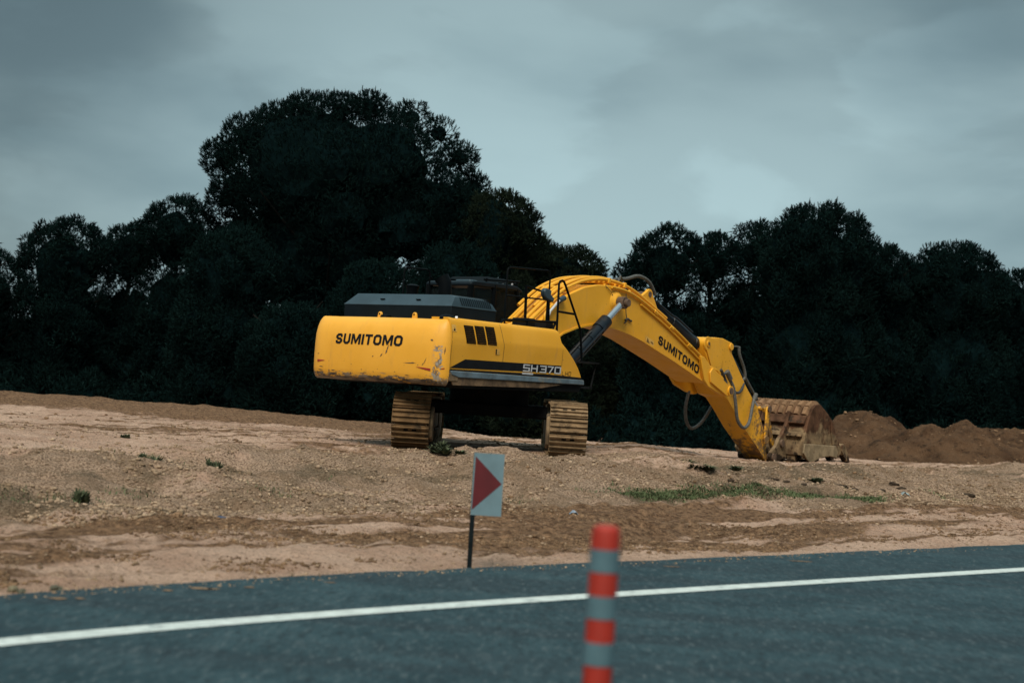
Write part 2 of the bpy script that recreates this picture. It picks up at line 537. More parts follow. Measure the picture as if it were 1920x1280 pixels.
# value noise
def vnoise(x, y, seed):
    r = np.random.default_rng(seed).random((256, 256))
    xi, yi = np.floor(x).astype(int), np.floor(y).astype(int)
    fx, fy = x - xi, y - yi
    fx, fy = fx * fx * (3 - 2 * fx), fy * fy * (3 - 2 * fy)
    a, b = r[xi & 255, yi & 255], r[(xi + 1) & 255, yi & 255]
    c, d = r[xi & 255, (yi + 1) & 255], r[(xi + 1) & 255, (yi + 1) & 255]
    return (a * (1 - fx) + b * fx) * (1 - fy) + (c * (1 - fx) + d * fx) * fy - 0.5
def fbm(x, y, seed, octv=4):
    s, a, t = 0, 1.0, 0
    for i in range(octv):
        s = s + a * vnoise(x * 2 ** i, y * 2 ** i, seed + i)
        t += a
        a *= 0.5
    return s / t * 2
def base_z(x, y):
    az = np.clip(x / np.maximum(y, 1.0), _az[0], _az[-1])
    yi = np.clip(y / 80 * 800, 0, 799.999)
    i0 = yi.astype(int); fy = yi - i0
    k = np.clip(np.searchsorted(_az, az) - 1, 0, len(_az) - 2)
    fa = (az - _az[k]) / (_az[k + 1] - _az[k])
    fa = fa * fa * (3 - 2 * fa)
    g = lambda kk: _tab[kk, i0] * (1 - fy) + _tab[kk, i0 + 1] * fy
    z = g(k) * (1 - fa) + g(k + 1) * fa
    return np.where(y > 60, -.5, z)
# road edges in plan, far side (from the photograph's perspective)
EDGE = [(-60, -55), (-30, -25.0), (-12, -4.3), (-6.0, 3.9), (-2.91, 8.39), (-2.0, 9.26), (-0.89, 10.29), (-0.2, 10.90), (2.23, 12.85), (5.8, 15.8), (12, 20.6), (30, 34.0), (90, 78)]
LINE = [(-60, -57.4), (-30, -27.2), (-12, -6.4), (-6.0, 1.9), (-2.42, 7.03), (-1.41, 7.97), (-0.1, 9.13), (1.87, 10.77), (4.87, 13.2), (11, 18.2), (30, 32.2), (90, 76)]
EX, EY = np.array(EDGE).T
def edge_y(x):
    return np.interp(x, EX, EY)
def s_coord(x, y):
    """along-road and across-road coordinates (road runs at about 40 deg)"""
    c, s = math.cos(rad(39)), math.sin(rad(39))
    return x * c + y * s, -x * s + y * c
MOUND_FOOT = []
def ground_z(x, y, fine=True):
    x = np.asarray(x, float); y = np.asarray(y, float)
    z = base_z(x, y)
    off = y - edge_y(x)                       # metres beyond the road edge along Y
    near = np.clip(off / 0.6, 0, 1)
    u, v = s_coord(x, y)
    z = np.where(off < 0.0, np.minimum(z, -.06), z)
    inside = np.clip((60 - y) / 8, 0, 1) * near
    z = z + inside * 0.07 * fbm(x / 2.3, y / 2.3, 11, 3)
    if fine:
        # churned strip by the road: ridges and ruts running with the road
        by = np.clip((off - .8) / 1.2, 0, 1) * np.clip((7.0 - off) / 1.5, 0, 1)
        rid = fbm(u / 1.6, v / .28, 23, 3)
        z = z + by * 0.075 * rid + by * .09 * np.clip(fbm(x / .45, y / .35, 31, 4), 0, 1) * np.clip(.5 + fbm(u / 2.6, v / .7, 73, 4) * 1.5, 0, 1.4)
        # gravelly berm
        bz = np.clip((off - 4.5) / 2, 0, 1) * np.clip((13.5 - off) / 2.5, 0, 1)
        z = z + bz * (.085 * fbm(x / .30, y / .30, 41, 3) + .17 * fbm(x / 1.1, y / .8, 47, 3))
        z = z + inside * .034 * fbm(x / .16, y / .16, 53, 2)
        far = np.clip((y - 22) / 4, 0, 1) * np.clip((46 - y) / 4, 0, 1)
        z = z + far * (.045 * fbm(u / 2.5, v / .5, 61, 3) + .06 * np.clip(fbm(x / .9, y / .9, 67, 3), 0, 1))
    return z
# flatten under the tracks and the bucket
def flat_mask(x, y):
    a = np.clip(1 - np.maximum(np.abs(x + .33) - 1.9, 0) / .8, 0, 1) * np.clip(1 - np.maximum(np.abs(y - 24.7) - 2.7, 0) / .8, 0, 1)
    return a
PAD_Z = 0.295
def ground_final(x, y):
    z = ground_z(x, y)
    k = flat_mask(x, y)
    return z * (1 - k) + (PAD_Z + (z - ground_z(x, y, False)) * .3) * k
def gz(x, y):
    return float(ground_final(np.array([x]), np.array([y]))[0])

def axis(lo, hi, step, far_lo, far_hi):
    mid = np.arange(lo, hi + 1e-6, step)
    g = []
    d, p = step * 1.6, hi
    while p < far_hi:
        p += d; d *= 1.45; g.append(min(p, far_hi))
    h = []
    d, p = step * 1.6, lo
    while p > far_lo:
        p -= d; d *= 1.45; h.append(max(p, far_lo))
    return np.array(h[::-1] + list(mid) + g)
gx = axis(-15.5, 18.5, 0.065, -900, 900)
gy1 = axis(7.0, 31.0, 0.06, -300, 31.0)
gy2 = axis(31.15, 48.0, 0.15, 31.15, 1500)
gy = np.concatenate([gy1[gy1 <= 31.001], gy2])
XX, YY = np.meshgrid(gx, gy, indexing='ij')
ZZ = ground_final(XX.ravel(), YY.ravel())
nx, ny = len(gx), len(gy)
idx = np.arange(nx * ny).reshape(nx, ny)
quads = np.stack([idx[:-1, :-1], idx[1:, :-1], idx[1:, 1:], idx[:-1, 1:]], -1).reshape(-1)
gverts = np.stack([XX.ravel(), YY.ravel(), ZZ], -1)

# soil kinds by place: R = churned brown soil, G = grey gravel, B = shade of the bank's slopes, painted dark brown
xf, yf = XX.ravel(), YY.ravel()
off = yf - edge_y(xf)
uu, vv = s_coord(xf, yf)
azv = xf / np.maximum(yf, 1)
def band(v, a, b, s):
    return np.clip((v - a) / s, 0, 1) * np.clip((b - v) / s, 0, 1)
wob = 0.8 * fbm(xf / 2.5, yf / 1.8, 71, 3)
zb = base_z(xf, yf)
lo_ = np.interp(azv, [-.4, -.08, 0, .16, .24, .4], [1.6, 1.2, .1, .0, .9, 1.0])
churn = np.clip(band(off + wob, lo_, 5.2, .9) * np.interp(azv, [-.4, -.1, 0, .14, .24], [1.0, 1.1, 1.6, 1.5, .9]) * (0.62 + 1.5 * fbm(uu / 2.6, vv / .7, 73, 4) + .6 * fbm(xf / .9, yf / .5, 74, 3)), 0, 1)
tracks = np.clip((fbm(uu / 4.5, vv / .22, 79, 3) - .18) * 2.4, 0, 1) * band(off, .3, 5.5, .5)
fine_t = np.clip((fbm(uu / 1.6, vv / .11, 179, 3) - .08) * 2.6, 0, 1) * band(off + .4 * wob, .9, 4.6, .8) * np.clip((fbm(uu / 4, vv / 1.2, 183, 2) + .35) * 1.6, 0, 1)
churn = np.clip(churn + .75 * tracks + .8 * fine_t, 0, 1)
pads = np.clip((fbm(uu / 5.0, vv / .35, 181, 3) + .05) * 2.0, 0, 1)
far_d = np.clip(band(yf + .6 * wob, 17.5, 50, 2.5) * (fbm(xf / 2.2, yf / 1.0, 83, 4) * 2.0 - .12), 0, 1) * .8
crest = np.clip((yf - 27.5 - .8 * wob) / 2.5, 0, 1) * np.clip((.02 - azv) / .12, 0, 1)
plate = band(yf + .5 * wob, 19.5, 36, 2) * np.clip((fbm(uu / 5.5, vv / .24, 191, 3) - .02) * 2.2, 0, 1) * .85
far_d = np.maximum(far_d, plate)
moundR = band(azv, .25, .6, .03) * np.clip((yf - 33.5) / 1.5, 0, 1)
R = np.clip(np.maximum.reduce([churn, far_d, .8 * crest, moundR]), 0, 1)
G = np.clip(band(off + .5 * wob, 4.6, 12.2, 1.0) * (.75 + .7 * fbm(xf / 1.7, yf / 1.2, 89, 3)), 0, 1) * np.where(zb > -.02, 1, .3)
G = np.maximum(G, band(azv, .17, .5, .05) * band(off + .4 * wob, 4.2, 6.0, .5) * .9)
B = np.clip(band(off + wob * .6, 4.8, 10.5, 1.2) * (1.9 * fbm(xf / 1.1, yf / .9, 97, 4) + np.interp(azv, [-.4, -.3, -.2, .07, .1, .22, .3], [.35, .25, .0, -.05, .32, .32, .05])), 0, 1)

def ground_mat():
    mt, nt, b = new_mat('bare_earth')
    co = objco(nt)
    at = nd(nt, 'ShaderNodeVertexColor', layer_name='soil')
    sp = nd(nt, 'ShaderNodeSeparateColor', {0: at.outputs[0]})
    r_, g_, b_ = sp.outputs
    f1 = noise(nt, co, 0.9, 8, 0.62)
    f2 = noise(nt, co, 9.0, 8, 0.68)
    f3 = noise(nt, co, 38.0, 5, 0.65)
    pale = mixc(nt, remap(nt, f1, 0.35, 0.65), (0.45, 0.290, 0.208), (0.60, 0.415, 0.312))
    brown = mixc(nt, remap(nt, noise(nt, co, 13, 9, 0.78), 0.37, 0.63), (0.070, 0.036, 0.019), (0.32, 0.190, 0.108))
    grav = mixc(nt, remap(nt, f3, 0.36, 0.64), (0.15, 0.097, 0.064), (0.49, 0.345, 0.240))
    gg = mixc(nt, remap(nt, noise(nt, co, 1.3, 7, .65), 0.42, 0.62, 0, 0.75), grav, (0.19, 0.125, 0.075))
    k1 = remap(nt, mth(nt, 'ADD', r_, mth(nt, 'MULTIPLY', mth(nt, 'SUBTRACT', f2, 0.5), 0.9)), 0.28, 0.62)
    c = mixc(nt, k1, pale, brown)
    k2 = remap(nt, mth(nt, 'ADD', g_, mth(nt, 'MULTIPLY', mth(nt, 'SUBTRACT', f2, 0.5), 0.8)), 0.3, 0.6)
    c = mixc(nt, mth(nt, 'MULTIPLY', k2, 0.9), c, gg)
    k3 = remap(nt, mth(nt, 'ADD', b_, mth(nt, 'MULTIPLY', mth(nt, 'SUBTRACT', f2, 0.5), 0.8)), 0.35, 0.7, 0, 0.75)
    c = mixc(nt, k3, c, mixc(nt, remap(nt, f3, .35, .65), (0.060, 0.044, 0.026), (0.20, 0.145, 0.092)))
    f5 = noise(nt, co, 17, 7, 0.75)
    c = mixc(nt, remap(nt, f3, 0.30, 0.50, 0.65, 0.0), c, (0.09, 0.056, 0.033))
    c = mixc(nt, remap(nt, f5, 0.47, 0.33, 0.0, 0.75), c, (0.10, 0.062, 0.036))
    c = mixc(nt, remap(nt, f3, 0.60, 0.74, 0.0, 0.5), c, (0.50, 0.39, 0.29))
    nt.links.new(c, b.inputs['Base Color'])
    b.inputs['Roughness'].default_value = 0.95
    b.inputs['Specular IOR Level'].default_value = 0.15
    h = mth(nt, 'ADD', mth(nt, 'MULTIPLY', f2, 0.8), mth(nt, 'MULTIPLY', f3, 0.55))
    bump(nt, b, h, 1.0, 0.09)
    return mt
M['ground'] = ground_mat()
ground = np_mesh('ground', gverts, quads, 4, [M['ground']], smooth=True)
ca = ground.data.color_attributes.new('soil', 'FLOAT_COLOR', 'POINT')
ca.data.foreach_set('color', np.stack([R, G, B, np.ones_like(R)], -1).astype(np.float32).ravel())
tag(ground, kind='structure')

# ------------------------------------------------------------------ road
def asphalt_mat():
    mt, nt, b = new_mat('asphalt')
    co = objco(nt)
    f1 = noise(nt, co, 1.3, 8, 0.7)
    acr = nd(nt, 'ShaderNodeMapping', {'Vector': co, 'Rotation': (0, 0, -rad(41)), 'Scale': (1.0, .3, 1)}).outputs[0]
    f2 = noise(nt, acr, 24, 6, 0.78)
    rot = nd(nt, 'ShaderNodeMapping', {'Vector': co, 'Rotation': (0, 0, -rad(41)), 'Scale': (.12, 1.1, 1)}).outputs[0]
    f3 = noise(nt, rot, 1.6, 5, 0.6)
    c = mixc(nt, remap(nt, f1, 0.3, 0.7), (0.011, 0.033, 0.043), (0.031, 0.066, 0.080))
    c = mixc(nt, remap(nt, f3, 0.42, 0.62, 0, 0.7), c, (0.018, 0.033, 0.042))
    f4 = noise(nt, acr, 8.0, 7, 0.78)
    c = mixc(nt, remap(nt, f4, 0.50, 0.36, 0, 0.6), c, (0.012, 0.024, 0.031))
    c = mixc(nt, remap(nt, f4, 0.53, 0.68, 0, 0.5), c, (0.070, 0.095, 0.105))
    c = mixc(nt, remap(nt, f2, 0.53, 0.68, 0, 0.7), c, (0.105, 0.130, 0.138))
    c = mixc(nt, remap(nt, f2, 0.48, 0.36, 0, 0.75), c, (0.010, 0.018, 0.023))
    nt.links.new(c, b.inputs['Base Color'])
    b.inputs['Roughness'].default_value = 0.85
    b.inputs['Specular IOR Level'].default_value = 0.25
    bump(nt, b, f2, 0.6, 0.01)
    return mt
M['asphalt'] = asphalt_mat()
def dense(poly, step):
    out = []
    for a, b in zip(poly[:-1], poly[1:]):
        n = max(1, int(math.dist(a, b) / step))
        out += [(a[0] + (b[0] - a[0]) * k / n, a[1] + (b[1] - a[1]) * k / n) for k in range(n)]
    return out + [poly[-1]]
def smooth_poly(pl, it=3):
    P = np.array(pl)
    for _ in range(it):
        Q = P.copy()
        Q[1:-1] = .25 * P[:-2] + .5 * P[1:-1] + .25 * P[2:]
        P = Q
    return [tuple(p) for p in P]
ed = smooth_poly(dense(EDGE, .35), 12)
lnp = smooth_poly(dense(LINE, .35), 12)
mb = MB()
vs_, fs_ = [], []
for i, (x, y) in enumerate(ed):
    j = .07 * float(fbm(np.array([x * 2.2]), np.array([y * 2.2]), 5, 3)[0])
    vs_ += [(x + j, y - j, -.05), (x + j, y - j, 0.0), (x + 13.5, y - 17.5, 0.0)]
for i in range(len(ed) - 1):
    a, b_ = 3 * i, 3 * i + 3
    fs_ += [(a, b_, b_ + 1, a + 1)[::-1], (a + 1, b_ + 1, b_ + 2, a + 2)[::-1]]
mb.add(vs_, fs_)
road = mb.build('road', M['asphalt'], smooth=0)
tag(road, kind='structure')
M['white'] = simple_mat('road_paint_white', (0.50, 0.56, 0.545), 0.8, 0.14, 10, spec=.2, dirt=(0.25, 0.30, 0.31, 1), dirt_amt=0.06)
mb = MB()
vs_, fs_ = [], []
for i, (x, y) in enumerate(lnp):
    a = np.array(lnp[max(i - 1, 0)]); b_ = np.array(lnp[min(i + 1, len(lnp) - 1)])
    t = (b_ - a) / np.linalg.norm(b_ - a)
    n = np.array([-t[1], t[0]]) * .085
    vs_ += [(x + n[0], y + n[1], .004), (x - n[0], y - n[1], .004)]
for i in range(len(lnp) - 1):
    fs_.append((2 * i, 2 * i + 1, 2 * i + 3, 2 * i + 2))
mb.add(vs_, fs_)
o = mb.build('road_marking', M['white'], smooth=0)
tag(o, kind='structure')

# thin smears of soil carried onto the tarmac
M['smear'] = simple_mat('soil_smear', (0.20, 0.135, 0.085), .95, .3, 30, spec=.1)
mb = MB()
for px, py, lx, ly in [(108, 1122, .055, .016), (150, 1122, .04, .010), (315, 1107, .035, .014), (378, 1103, .10, .018), (400, 1104, .05, .012), (468, 1101, .04, .012), (620, 1092, .05, .008), (1500, 1052, .12, .012), (1260, 1062, .09, .010)]:
    d_ = fw + cr * ((px - 960) / F_PX) + cu * ((640 - py) / F_PX)
    P_ = Vector((0, 0, CAM_H)) + d_ * (-CAM_H / d_.z)
    n_ = 16
    mb.add([(P_.x + lx * math.cos(k * 2 * math.pi / n_) * rng.uniform(.6, 1.2), P_.y + 2.2 * ly * math.sin(k * 2 * math.pi / n_) * rng.uniform(.6, 1.2), .004) for k in range(n_)], [tuple(range(n_))])
tag(mb.build('spilled_soil', M['smear'], smooth=0), kind='stuff')

# ------------------------------------------------------------------ excavator
TH = rad(39)
EXC = empty('excavator', (-.33, 24.6, .30), math.pi / 2 - TH)
tag(EXC, 'yellow tracked excavator standing on bare earth with its arm lowered', 'excavator')

# -- counterweight: plan outline lofted upward with an inset
def cw_outline(inset):
    P = []
    hx, hy = 0.26, 0.36
    yb, xr = 1.455 - inset * .55, -2.955 + inset
    P.append((-2.735, -yb))
    for k in range(0, 9):
        a = k / 8 * math.pi / 2
        P.append((-2.735 + 0 - (abs(xr) - 2.735) * math.sin(a), -yb + hy - hy * math.cos(a)))
    for y in np.linspace(-yb + hy, yb - hy, 9)[1:-1]:
        P.append((xr - .05 * (1 - (y / (yb - hy)) ** 2), y))
    for k in range(8, -1, -1):
        a = k / 8 * math.pi / 2
        P.append((-2.735 - (abs(xr) - 2.735) * math.sin(a), yb - hy + hy * math.cos(a)))
    P.append((-2.735, yb)); P.append((-2.735, 1.0)); P.append((-2.3, 1.0)); P.append((-2.3, -1.0))
    return P
ROWS = [(1.025, .11), (1.05, .05), (1.10, .018), (1.2, .004), (1.40, 0), (1.60, .004), (1.75, .015), (1.87, .045), (1.95, .085), (2.00, .13), (2.03, .18), (2.042, .235)]
def cw_inset(z):
    return float(np.interp(z, [r[0] for r in ROWS], [r[1] for r in ROWS]))
mb = MB()
vs_, fs_ = [], []
np_ = len(cw_outline(0)) + 1
for z, i_ in ROWS:
    ol = cw_outline(i_)
    ol = ol + [(-2.735, -1.0)]
    vs_ += [(x, y, z) for x, y in ol]
for k in range(len(ROWS) - 1):
    for i in range(np_):
        j = (i + 1) % np_
        fs_.append((k * np_ + i, (k + 1) * np_ + i, (k + 1) * np_ + j, k * np_ + j))
fs_.append(tuple(range(np_)))
fs_.append(tuple(range(len(ROWS) * np_ - 1, (len(ROWS) - 1) * np_ - 1, -1)))
mb.add(vs_, fs_)
CW = mb.build('counterweight', M['weight'], EXC, smooth=50)
def cw_x(y, z):
    ol = cw_outline(cw_inset(z))
    pts = sorted([(p[1], p[0]) for p in ol[1:-4]])
    return float(np.interp(y, [p[0] for p in pts], [p[1] for p in pts]))
def on_cw(y, z, d=.006):
    return (cw_x(y, z) - d, y, z)
SUMI = {'*': .78, 'S': .74, 'U': .74, 'M': .98, 'T': .74, 'O': .80}
tw = text_width('SUMITOMO', SUMI, .215, .12)
hh = .165
lettering('SUMITOMO', SUMI, .215, .12, .15, lambda u, v: on_cw(.80 - u / tw * 1.47 - v * .012, 1.592 + v * hh), 'lettering', M['decal'], CW)
for y in (.185, -.565):
    e_ = MB()
    pts = [(-.05, 0), (.05, 0), (.04, .06)] + [(.036 * math.cos(a), .075 + .036 * math.sin(a)) for a in np.linspace(.2, math.pi - .2, 7)] + [(-.04, .06)]
    e_.add([(-2.62 + (dx), y + px_, 2.03 + pz) for dx in (-.02, .02) for px_, pz in pts], [])
    n = len(pts)
    e_.f += [tuple(range(n - 1, -1, -1)), tuple(range(n, 2 * n))] + [(i, (i + 1) % n, n + (i + 1) % n, n + i) for i in range(n)]
    eye = e_.build('lifting_eye', M['weight'], CW, bevel=.008)
    MB().cyl((-2.645, y, 2.105), (-2.638, y, 2.105), .014, 12).build('eye_hole', M['black'], CW)
# red reflector slivers and bare scratches
def sliver(ya, yb, ta, tb, ba, bb_, name, mat):
    """thin wedge from y=ya to y=yb following the curved face; (ta, tb) upper and (ba, bb_) lower edge heights"""
    q = MB()
    n = 10
    for k in range(n + 1):
        t = k / n
        y = ya + (yb - ya) * t
        q.v += [on_cw(y, ta + (tb - ta) * t, .008), on_cw(y, ba + (bb_ - ba) * t, .008)]
    q.f = [(2 * k, 2 * k + 1, 2 * k + 3, 2 * k + 2) for k in range(n)]
    q.build(name, mat, CW, smooth=0)
sliver(1.22, 1.03, 1.325, 1.318, 1.288, 1.314, 'reflector', M['red'])
sliver(-.98, -1.25, 1.292, 1.275, 1.288, 1.238, 'reflector', M['red'])
sliver(-1.385, -1.43, 1.278, 1.296, 1.272, 1.278, 'reflector', M['red'])
def scr(y0, z0, y1, z1, w):
    sm = MB()
    d = Vector((y1 - y0, z1 - z0)); n = Vector((-d.y, d.x)).normalized() * w / 2
    q = [(y0, z0), ((y0 + y1) / 2 + n.x, (z0 + z1) / 2 + n.y), (y1, z1), ((y0 + y1) / 2 - n.x, (z0 + z1) / 2 - n.y)]
    sm.add([on_cw(y, z, .0045) for y, z in q], [(0, 1, 2, 3)])
    sm.build('scratch', M['scratch'], CW, smooth=0)
for a in [(-.41, 1.62, -.36, 1.49, .022), (-.385, 1.545, -.35, 1.46, .03), (-.29, 1.475, -.24, 1.41, .02), (-.10, 1.43, -.07, 1.405, .018), (-1.17, 1.44, -1.12, 1.33, .012),
          (-1.12, 1.36, -1.09, 1.31, .014), (-1.02, 1.33, -1.0, 1.31, .012), (-.72, 1.34, -.98, 1.345, .012), (-.86, 1.345, -.95, 1.35, .018), (.87, 1.165, .76, 1.16, .016), (.95, 1.165, .89, 1.16, .013),
          (.42, 1.16, .38, 1.11, .018), (.16, 1.21, .14, 1.195, .016), (-.1, 1.185, -.12, 1.17, .014), (1.18, 1.215, 1.05, 1.212, .012), (1.2, 1.165, 1.06, 1.158, .015), (1.24, 1.42, 1.17, 1.42, .01), (-1.21, 1.715, -1.26, 1.70, .03), (-1.425, 1.62, -1.42, 1.49, .012),
          (.4, 1.28, .37, 1.27, .008), (-.55, 1.20, -.57, 1.19, .012), (-.75, 1.155, -.86, 1.15, .012)]:
    scr(*a)

# -- right side panel
def panel_y(z):
    return float(np.interp(z, [1.2, 1.26, 1.74, 1.90, 2.02, 2.055, 2.075], [-1.415, -1.418, -1.45, -1.428, -1.405, -1.38, -1.335]))
def panel_front(z):
    return float(np.interp(z, [1.265, 1.34, 1.45, 1.6, 1.75, 1.85, 1.87, 2.0, 2.05, 2.075], [.745, .70, .615, .45, .245, .11, .095, .055, .035, -.02]))
zr = [1.265, 1.34, 1.45, 1.6, 1.74, 1.80, 1.85, 1.87, 1.93, 2.0, 2.03, 2.055, 2.075]
mb = MB()
vs_, fs_ = [], []
for z in zr:
    y = panel_y(z)
    f_ = panel_front(z)
    vs_ += [(-2.728, y, z), (f_ - .03, y, z), (f_, y + .025, z), (f_, -1.02, z), (-2.728, -1.02, z)]
for k in range(len(zr) - 1):
    for i in range(5):
        j = (i + 1) % 5
        fs_.append((k * 5 + i, k * 5 + j, (k + 1) * 5 + j, (k + 1) * 5 + i))
fs_ += [(4, 3, 2, 1, 0), tuple((len(zr) - 1) * 5 + i for i in range(5))]
mb.add(vs_, fs_)
SP = mb.build('side_panel', M['panel'], EXC, smooth=25)
def on_sp(x, z, d=.004):
    return (x, panel_y(z) - d, z)
# vent: dark backing and slats in three bays
vent = MB()
slat = MB()
for k in range(3):
    xa0, xa1 = -2.43 + k * .255, -2.43 + k * .255 + .225
    sk = .06
    z0, z1 = 1.70 + k * .004, 1.975 + k * .008
    for q in range(8):
        ta, tb = q / 8, (q + 1) / 8
        za, zb_ = z0 + (z1 - z0) * ta, z0 + (z1 - z0) * tb
        vent.add([on_sp(xa0 + sk * (1 - ta), za), on_sp(xa1 + sk * (1 - ta), za), on_sp(xa1 + sk * (1 - tb), zb_), on_sp(xa0 + sk * (1 - tb), zb_)], [(0, 1, 2, 3)])
    for q in range(8):
        zz = z0 + .018 + q * (z1 - z0 - .02) / 8
        t = 1 - (zz - z0) / (z1 - z0)
        a0, a1 = xa0 + sk * t + .012, xa1 + sk * t - .012
        slat.add([on_sp(a0, zz, .007), on_sp(a1, zz, .007), on_sp(a1, zz + .011, .016), on_sp(a0, zz + .011, .016)], [(0, 1, 2, 3)])
vo = vent.build('vent_grille', M['black'], SP, smooth=0)
slat.build('vent_slats', M['dirtyyel'], SP, smooth=0)
# black stripe with pointed rear end, thin yellow line under it is the panel showing through
MB().add([on_sp(*p) for p in [(-2.70, 1.305), (.085, 1.352), (.10, 1.475), (-2.36, 1.452)]], [(0, 1, 2, 3)]).build('stripe', M['decal'], SP, smooth=0)
MB().add([on_sp(*p) for p in [(-2.71, 1.268), (.735, 1.268), (.715, 1.30), (-.2, 1.318), (-2.68, 1.287)]], [(0, 1, 2, 3, 4)]).build('lower_stripe', M['decal'], SP, smooth=0)
SHW = {'*': .86, ' ': .0, '7': .8}
tw2 = text_width('ZH370', SHW, .17, .13)
lettering('ZH370', SHW, .17, .13, .03, lambda u, v: on_sp(-.92 + u / tw2 * .99 + (.05 if u > 2 * (.86 + .13) - .01 else 0) * .6 + v * .0, 1.335 + v * .118, .008), 'model_lettering', M['silver'], SP)
LW = {'*': .9}
tw3 = text_width('LHD', LW, .12, .3)
lettering('LHD', LW, .12, .3, .1, lambda u, v: on_sp(.145 + u / tw3 * .25, 1.315 + v * .072), 'suffix_lettering', M['decal'], SP)
MB().add([on_sp(*p, .0075) for p in [(-.93, 1.288), (-.64, 1.290), (-.64, 1.318), (-.93, 1.316)]], [(0, 1, 2, 3)]).build('maker_plate', M['silver'], SP, smooth=0)
MB().add([on_sp(*p) for p in [(-2.70, 1.86), (-2.60, 1.86), (-2.615, 1.965), (-2.71, 1.962)]], [(0, 1, 2, 3)]).build('warning_label', M['label'], SP, smooth=0)
MB().add([on_sp(*p, .007) for p in [(-2.675, 1.875), (-2.63, 1.875), (-2.64, 1.93)]], [(0, 1, 2)]).build('warning_triangle', M['decal'], SP, smooth=0)
lt = MB().add([on_sp(*p, .005) for p in [(-1.655, 1.565), (-1.545, 1.565), (-1.56, 1.655), (-1.665, 1.655)]], [(0, 1, 2, 3)]).build('latch', M['label'], SP, smooth=0)
MB().add([on_sp(*p, .009) for p in [(-1.65, 1.57), (-1.625, 1.57), (-1.635, 1.65), (-1.66, 1.65)]], [(0, 1, 2, 3)]).build('latch_slot', M['black'], SP, smooth=0)
M['seam'] = simple_mat('seam_gap', (0.16, 0.085, 0.02), 0.8)
def seam(x0, z0, x1, z1, w=.010):
    n = 8
    sm = MB()
    for k in range(n):
        a, b_ = k / n, (k + 1) / n
        p = [(x0 + (x1 - x0) * t, z0 + (z1 - z0) * t) for t in (a, b_)]
        sm.add([on_sp(p[0][0] - w / 2, p[0][1], .003), on_sp(p[0][0] + w / 2, p[0][1], .003), on_sp(p[1][0] + w / 2, p[1][1], .003), on_sp(p[1][0] - w / 2, p[1][1], .003)], [(0, 1, 2, 3)])
    sm.build('door_seam', M['seam'], SP, smooth=0)
seam(-1.54, 2.05, -1.45, 1.70); seam(-1.45, 1.70, -1.45, 1.47); seam(.10, 1.74, .11, 1.48, .007); seam(-2.70, 2.04, -2.705, 1.32, .006)

# -- skirt and revolving frame
MB().prism([(-2.69, 1.262), (.75, 1.262), (.765, 1.18), (-2.50, 1.165), (-2.66, 1.20)], -1.450, -1.0).build('skirt', M['skirt'], EXC, bevel=.012)
MB().box((-2.72, -1.44, 1.10), (-2.50, -1.0, 1.24)).build('skirt_bracket', M['mudframe'], EXC, bevel=.015)
fr = MB()
fr.prism([(-2.6, 1.08), (-2.3, 1.0), (.70, 1.05), (.76, 1.17), (-2.6, 1.16)], -1.40, 1.40)
fr.box((-2.3, -.95, 1.16), (1.1, 1.35, 1.5))
fr.box((.0, -.43, 1.1), (1.15, -.37, 2.02)); fr.box((.0, .37, 1.1), (1.15, .43, 2.02))
fr.box((-2.29, -1.0, 1.45), (-.8, 1.25, 2.02))
RF = fr.build('revolving_frame', M['frame'], EXC, bevel=.01)
fb = MB()
fb.prism([(-2.66, 1.155), (-2.2, 1.17), (.2, 1.165), (-.4, 1.085), (-2.6, 1.045)], -1.43, -1.41)
fb.build('caked_mud', simple_mat('caked_mud_brown', (0.13, 0.082, 0.045), .95, .5, 5, dirt=(0.04, 0.03, 0.025, 1), dirt_amt=.1, bmp=.5), RF)
MB().cyl((0, 0, .76), (0, 0, 1.06), .68, 40).build('swing_bearing', M['frame'], EXC)

# -- engine hood: sloped slate cover over a body with its shade painted dark
ha, hb = -2.36, -1.27
ring = [(ha, 1.285, -1.09, 2.27), (ha + .17, 1.13, -.86, 2.46), (hb - .20, 1.13, -.86, 2.455), (hb - .05, 1.2, -.95, 2.39), (hb, 1.285, -1.09, 2.27)]
M['hoodbody'] = simple_mat('shaded_slate_body', (0.0035, 0.008, 0.012), 0.5, 0.2, 3, spec=.12)  # near-black slate: shade on the hood's upright faces is put into the colour
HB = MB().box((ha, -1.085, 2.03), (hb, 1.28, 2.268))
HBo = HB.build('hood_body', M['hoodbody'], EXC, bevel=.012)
prof = lambda k: [(1.285, 2.27), (1.285 - .155 * k, 2.27 + .19 * k), (-1.02 + .16 * (1 - k) * 0, 2.27 + .165 * k), (-1.09, 2.27)]
HD = MB()
vs_, fs_ = [], []
for x, k in ((ha - .004, 0.02), (ha + .15, 1), (hb - .20, .985), (hb - .06, .66), (hb, 0.02)):
    vs_ += [(x, 1.287, 2.266), (x, 1.287, 2.27 + .012), (x, 1.287 - .155 * k, 2.27 + .19 * k), (x, -1.092 + .19 * k, 2.27 + .185 * k), (x, -1.092 + .075 * k, 2.27 + .155 * k), (x, -1.092, 2.27 + .012), (x, -1.092, 2.266)]
n = 7
for k in range(4):
    for i in range(n):
        j = (i + 1) % n
        fs_.append((k * n + i, k * n + j, (k + 1) * n + j, (k + 1) * n + i))
fs_ += [tuple(range(n - 1, -1, -1)), tuple(range(4 * n, 5 * n))]
HD.add(vs_, fs_)
HOOD = HD.build('engine_hood', M['hood'], EXC, bevel=.01, smooth=30)
lv = MB()
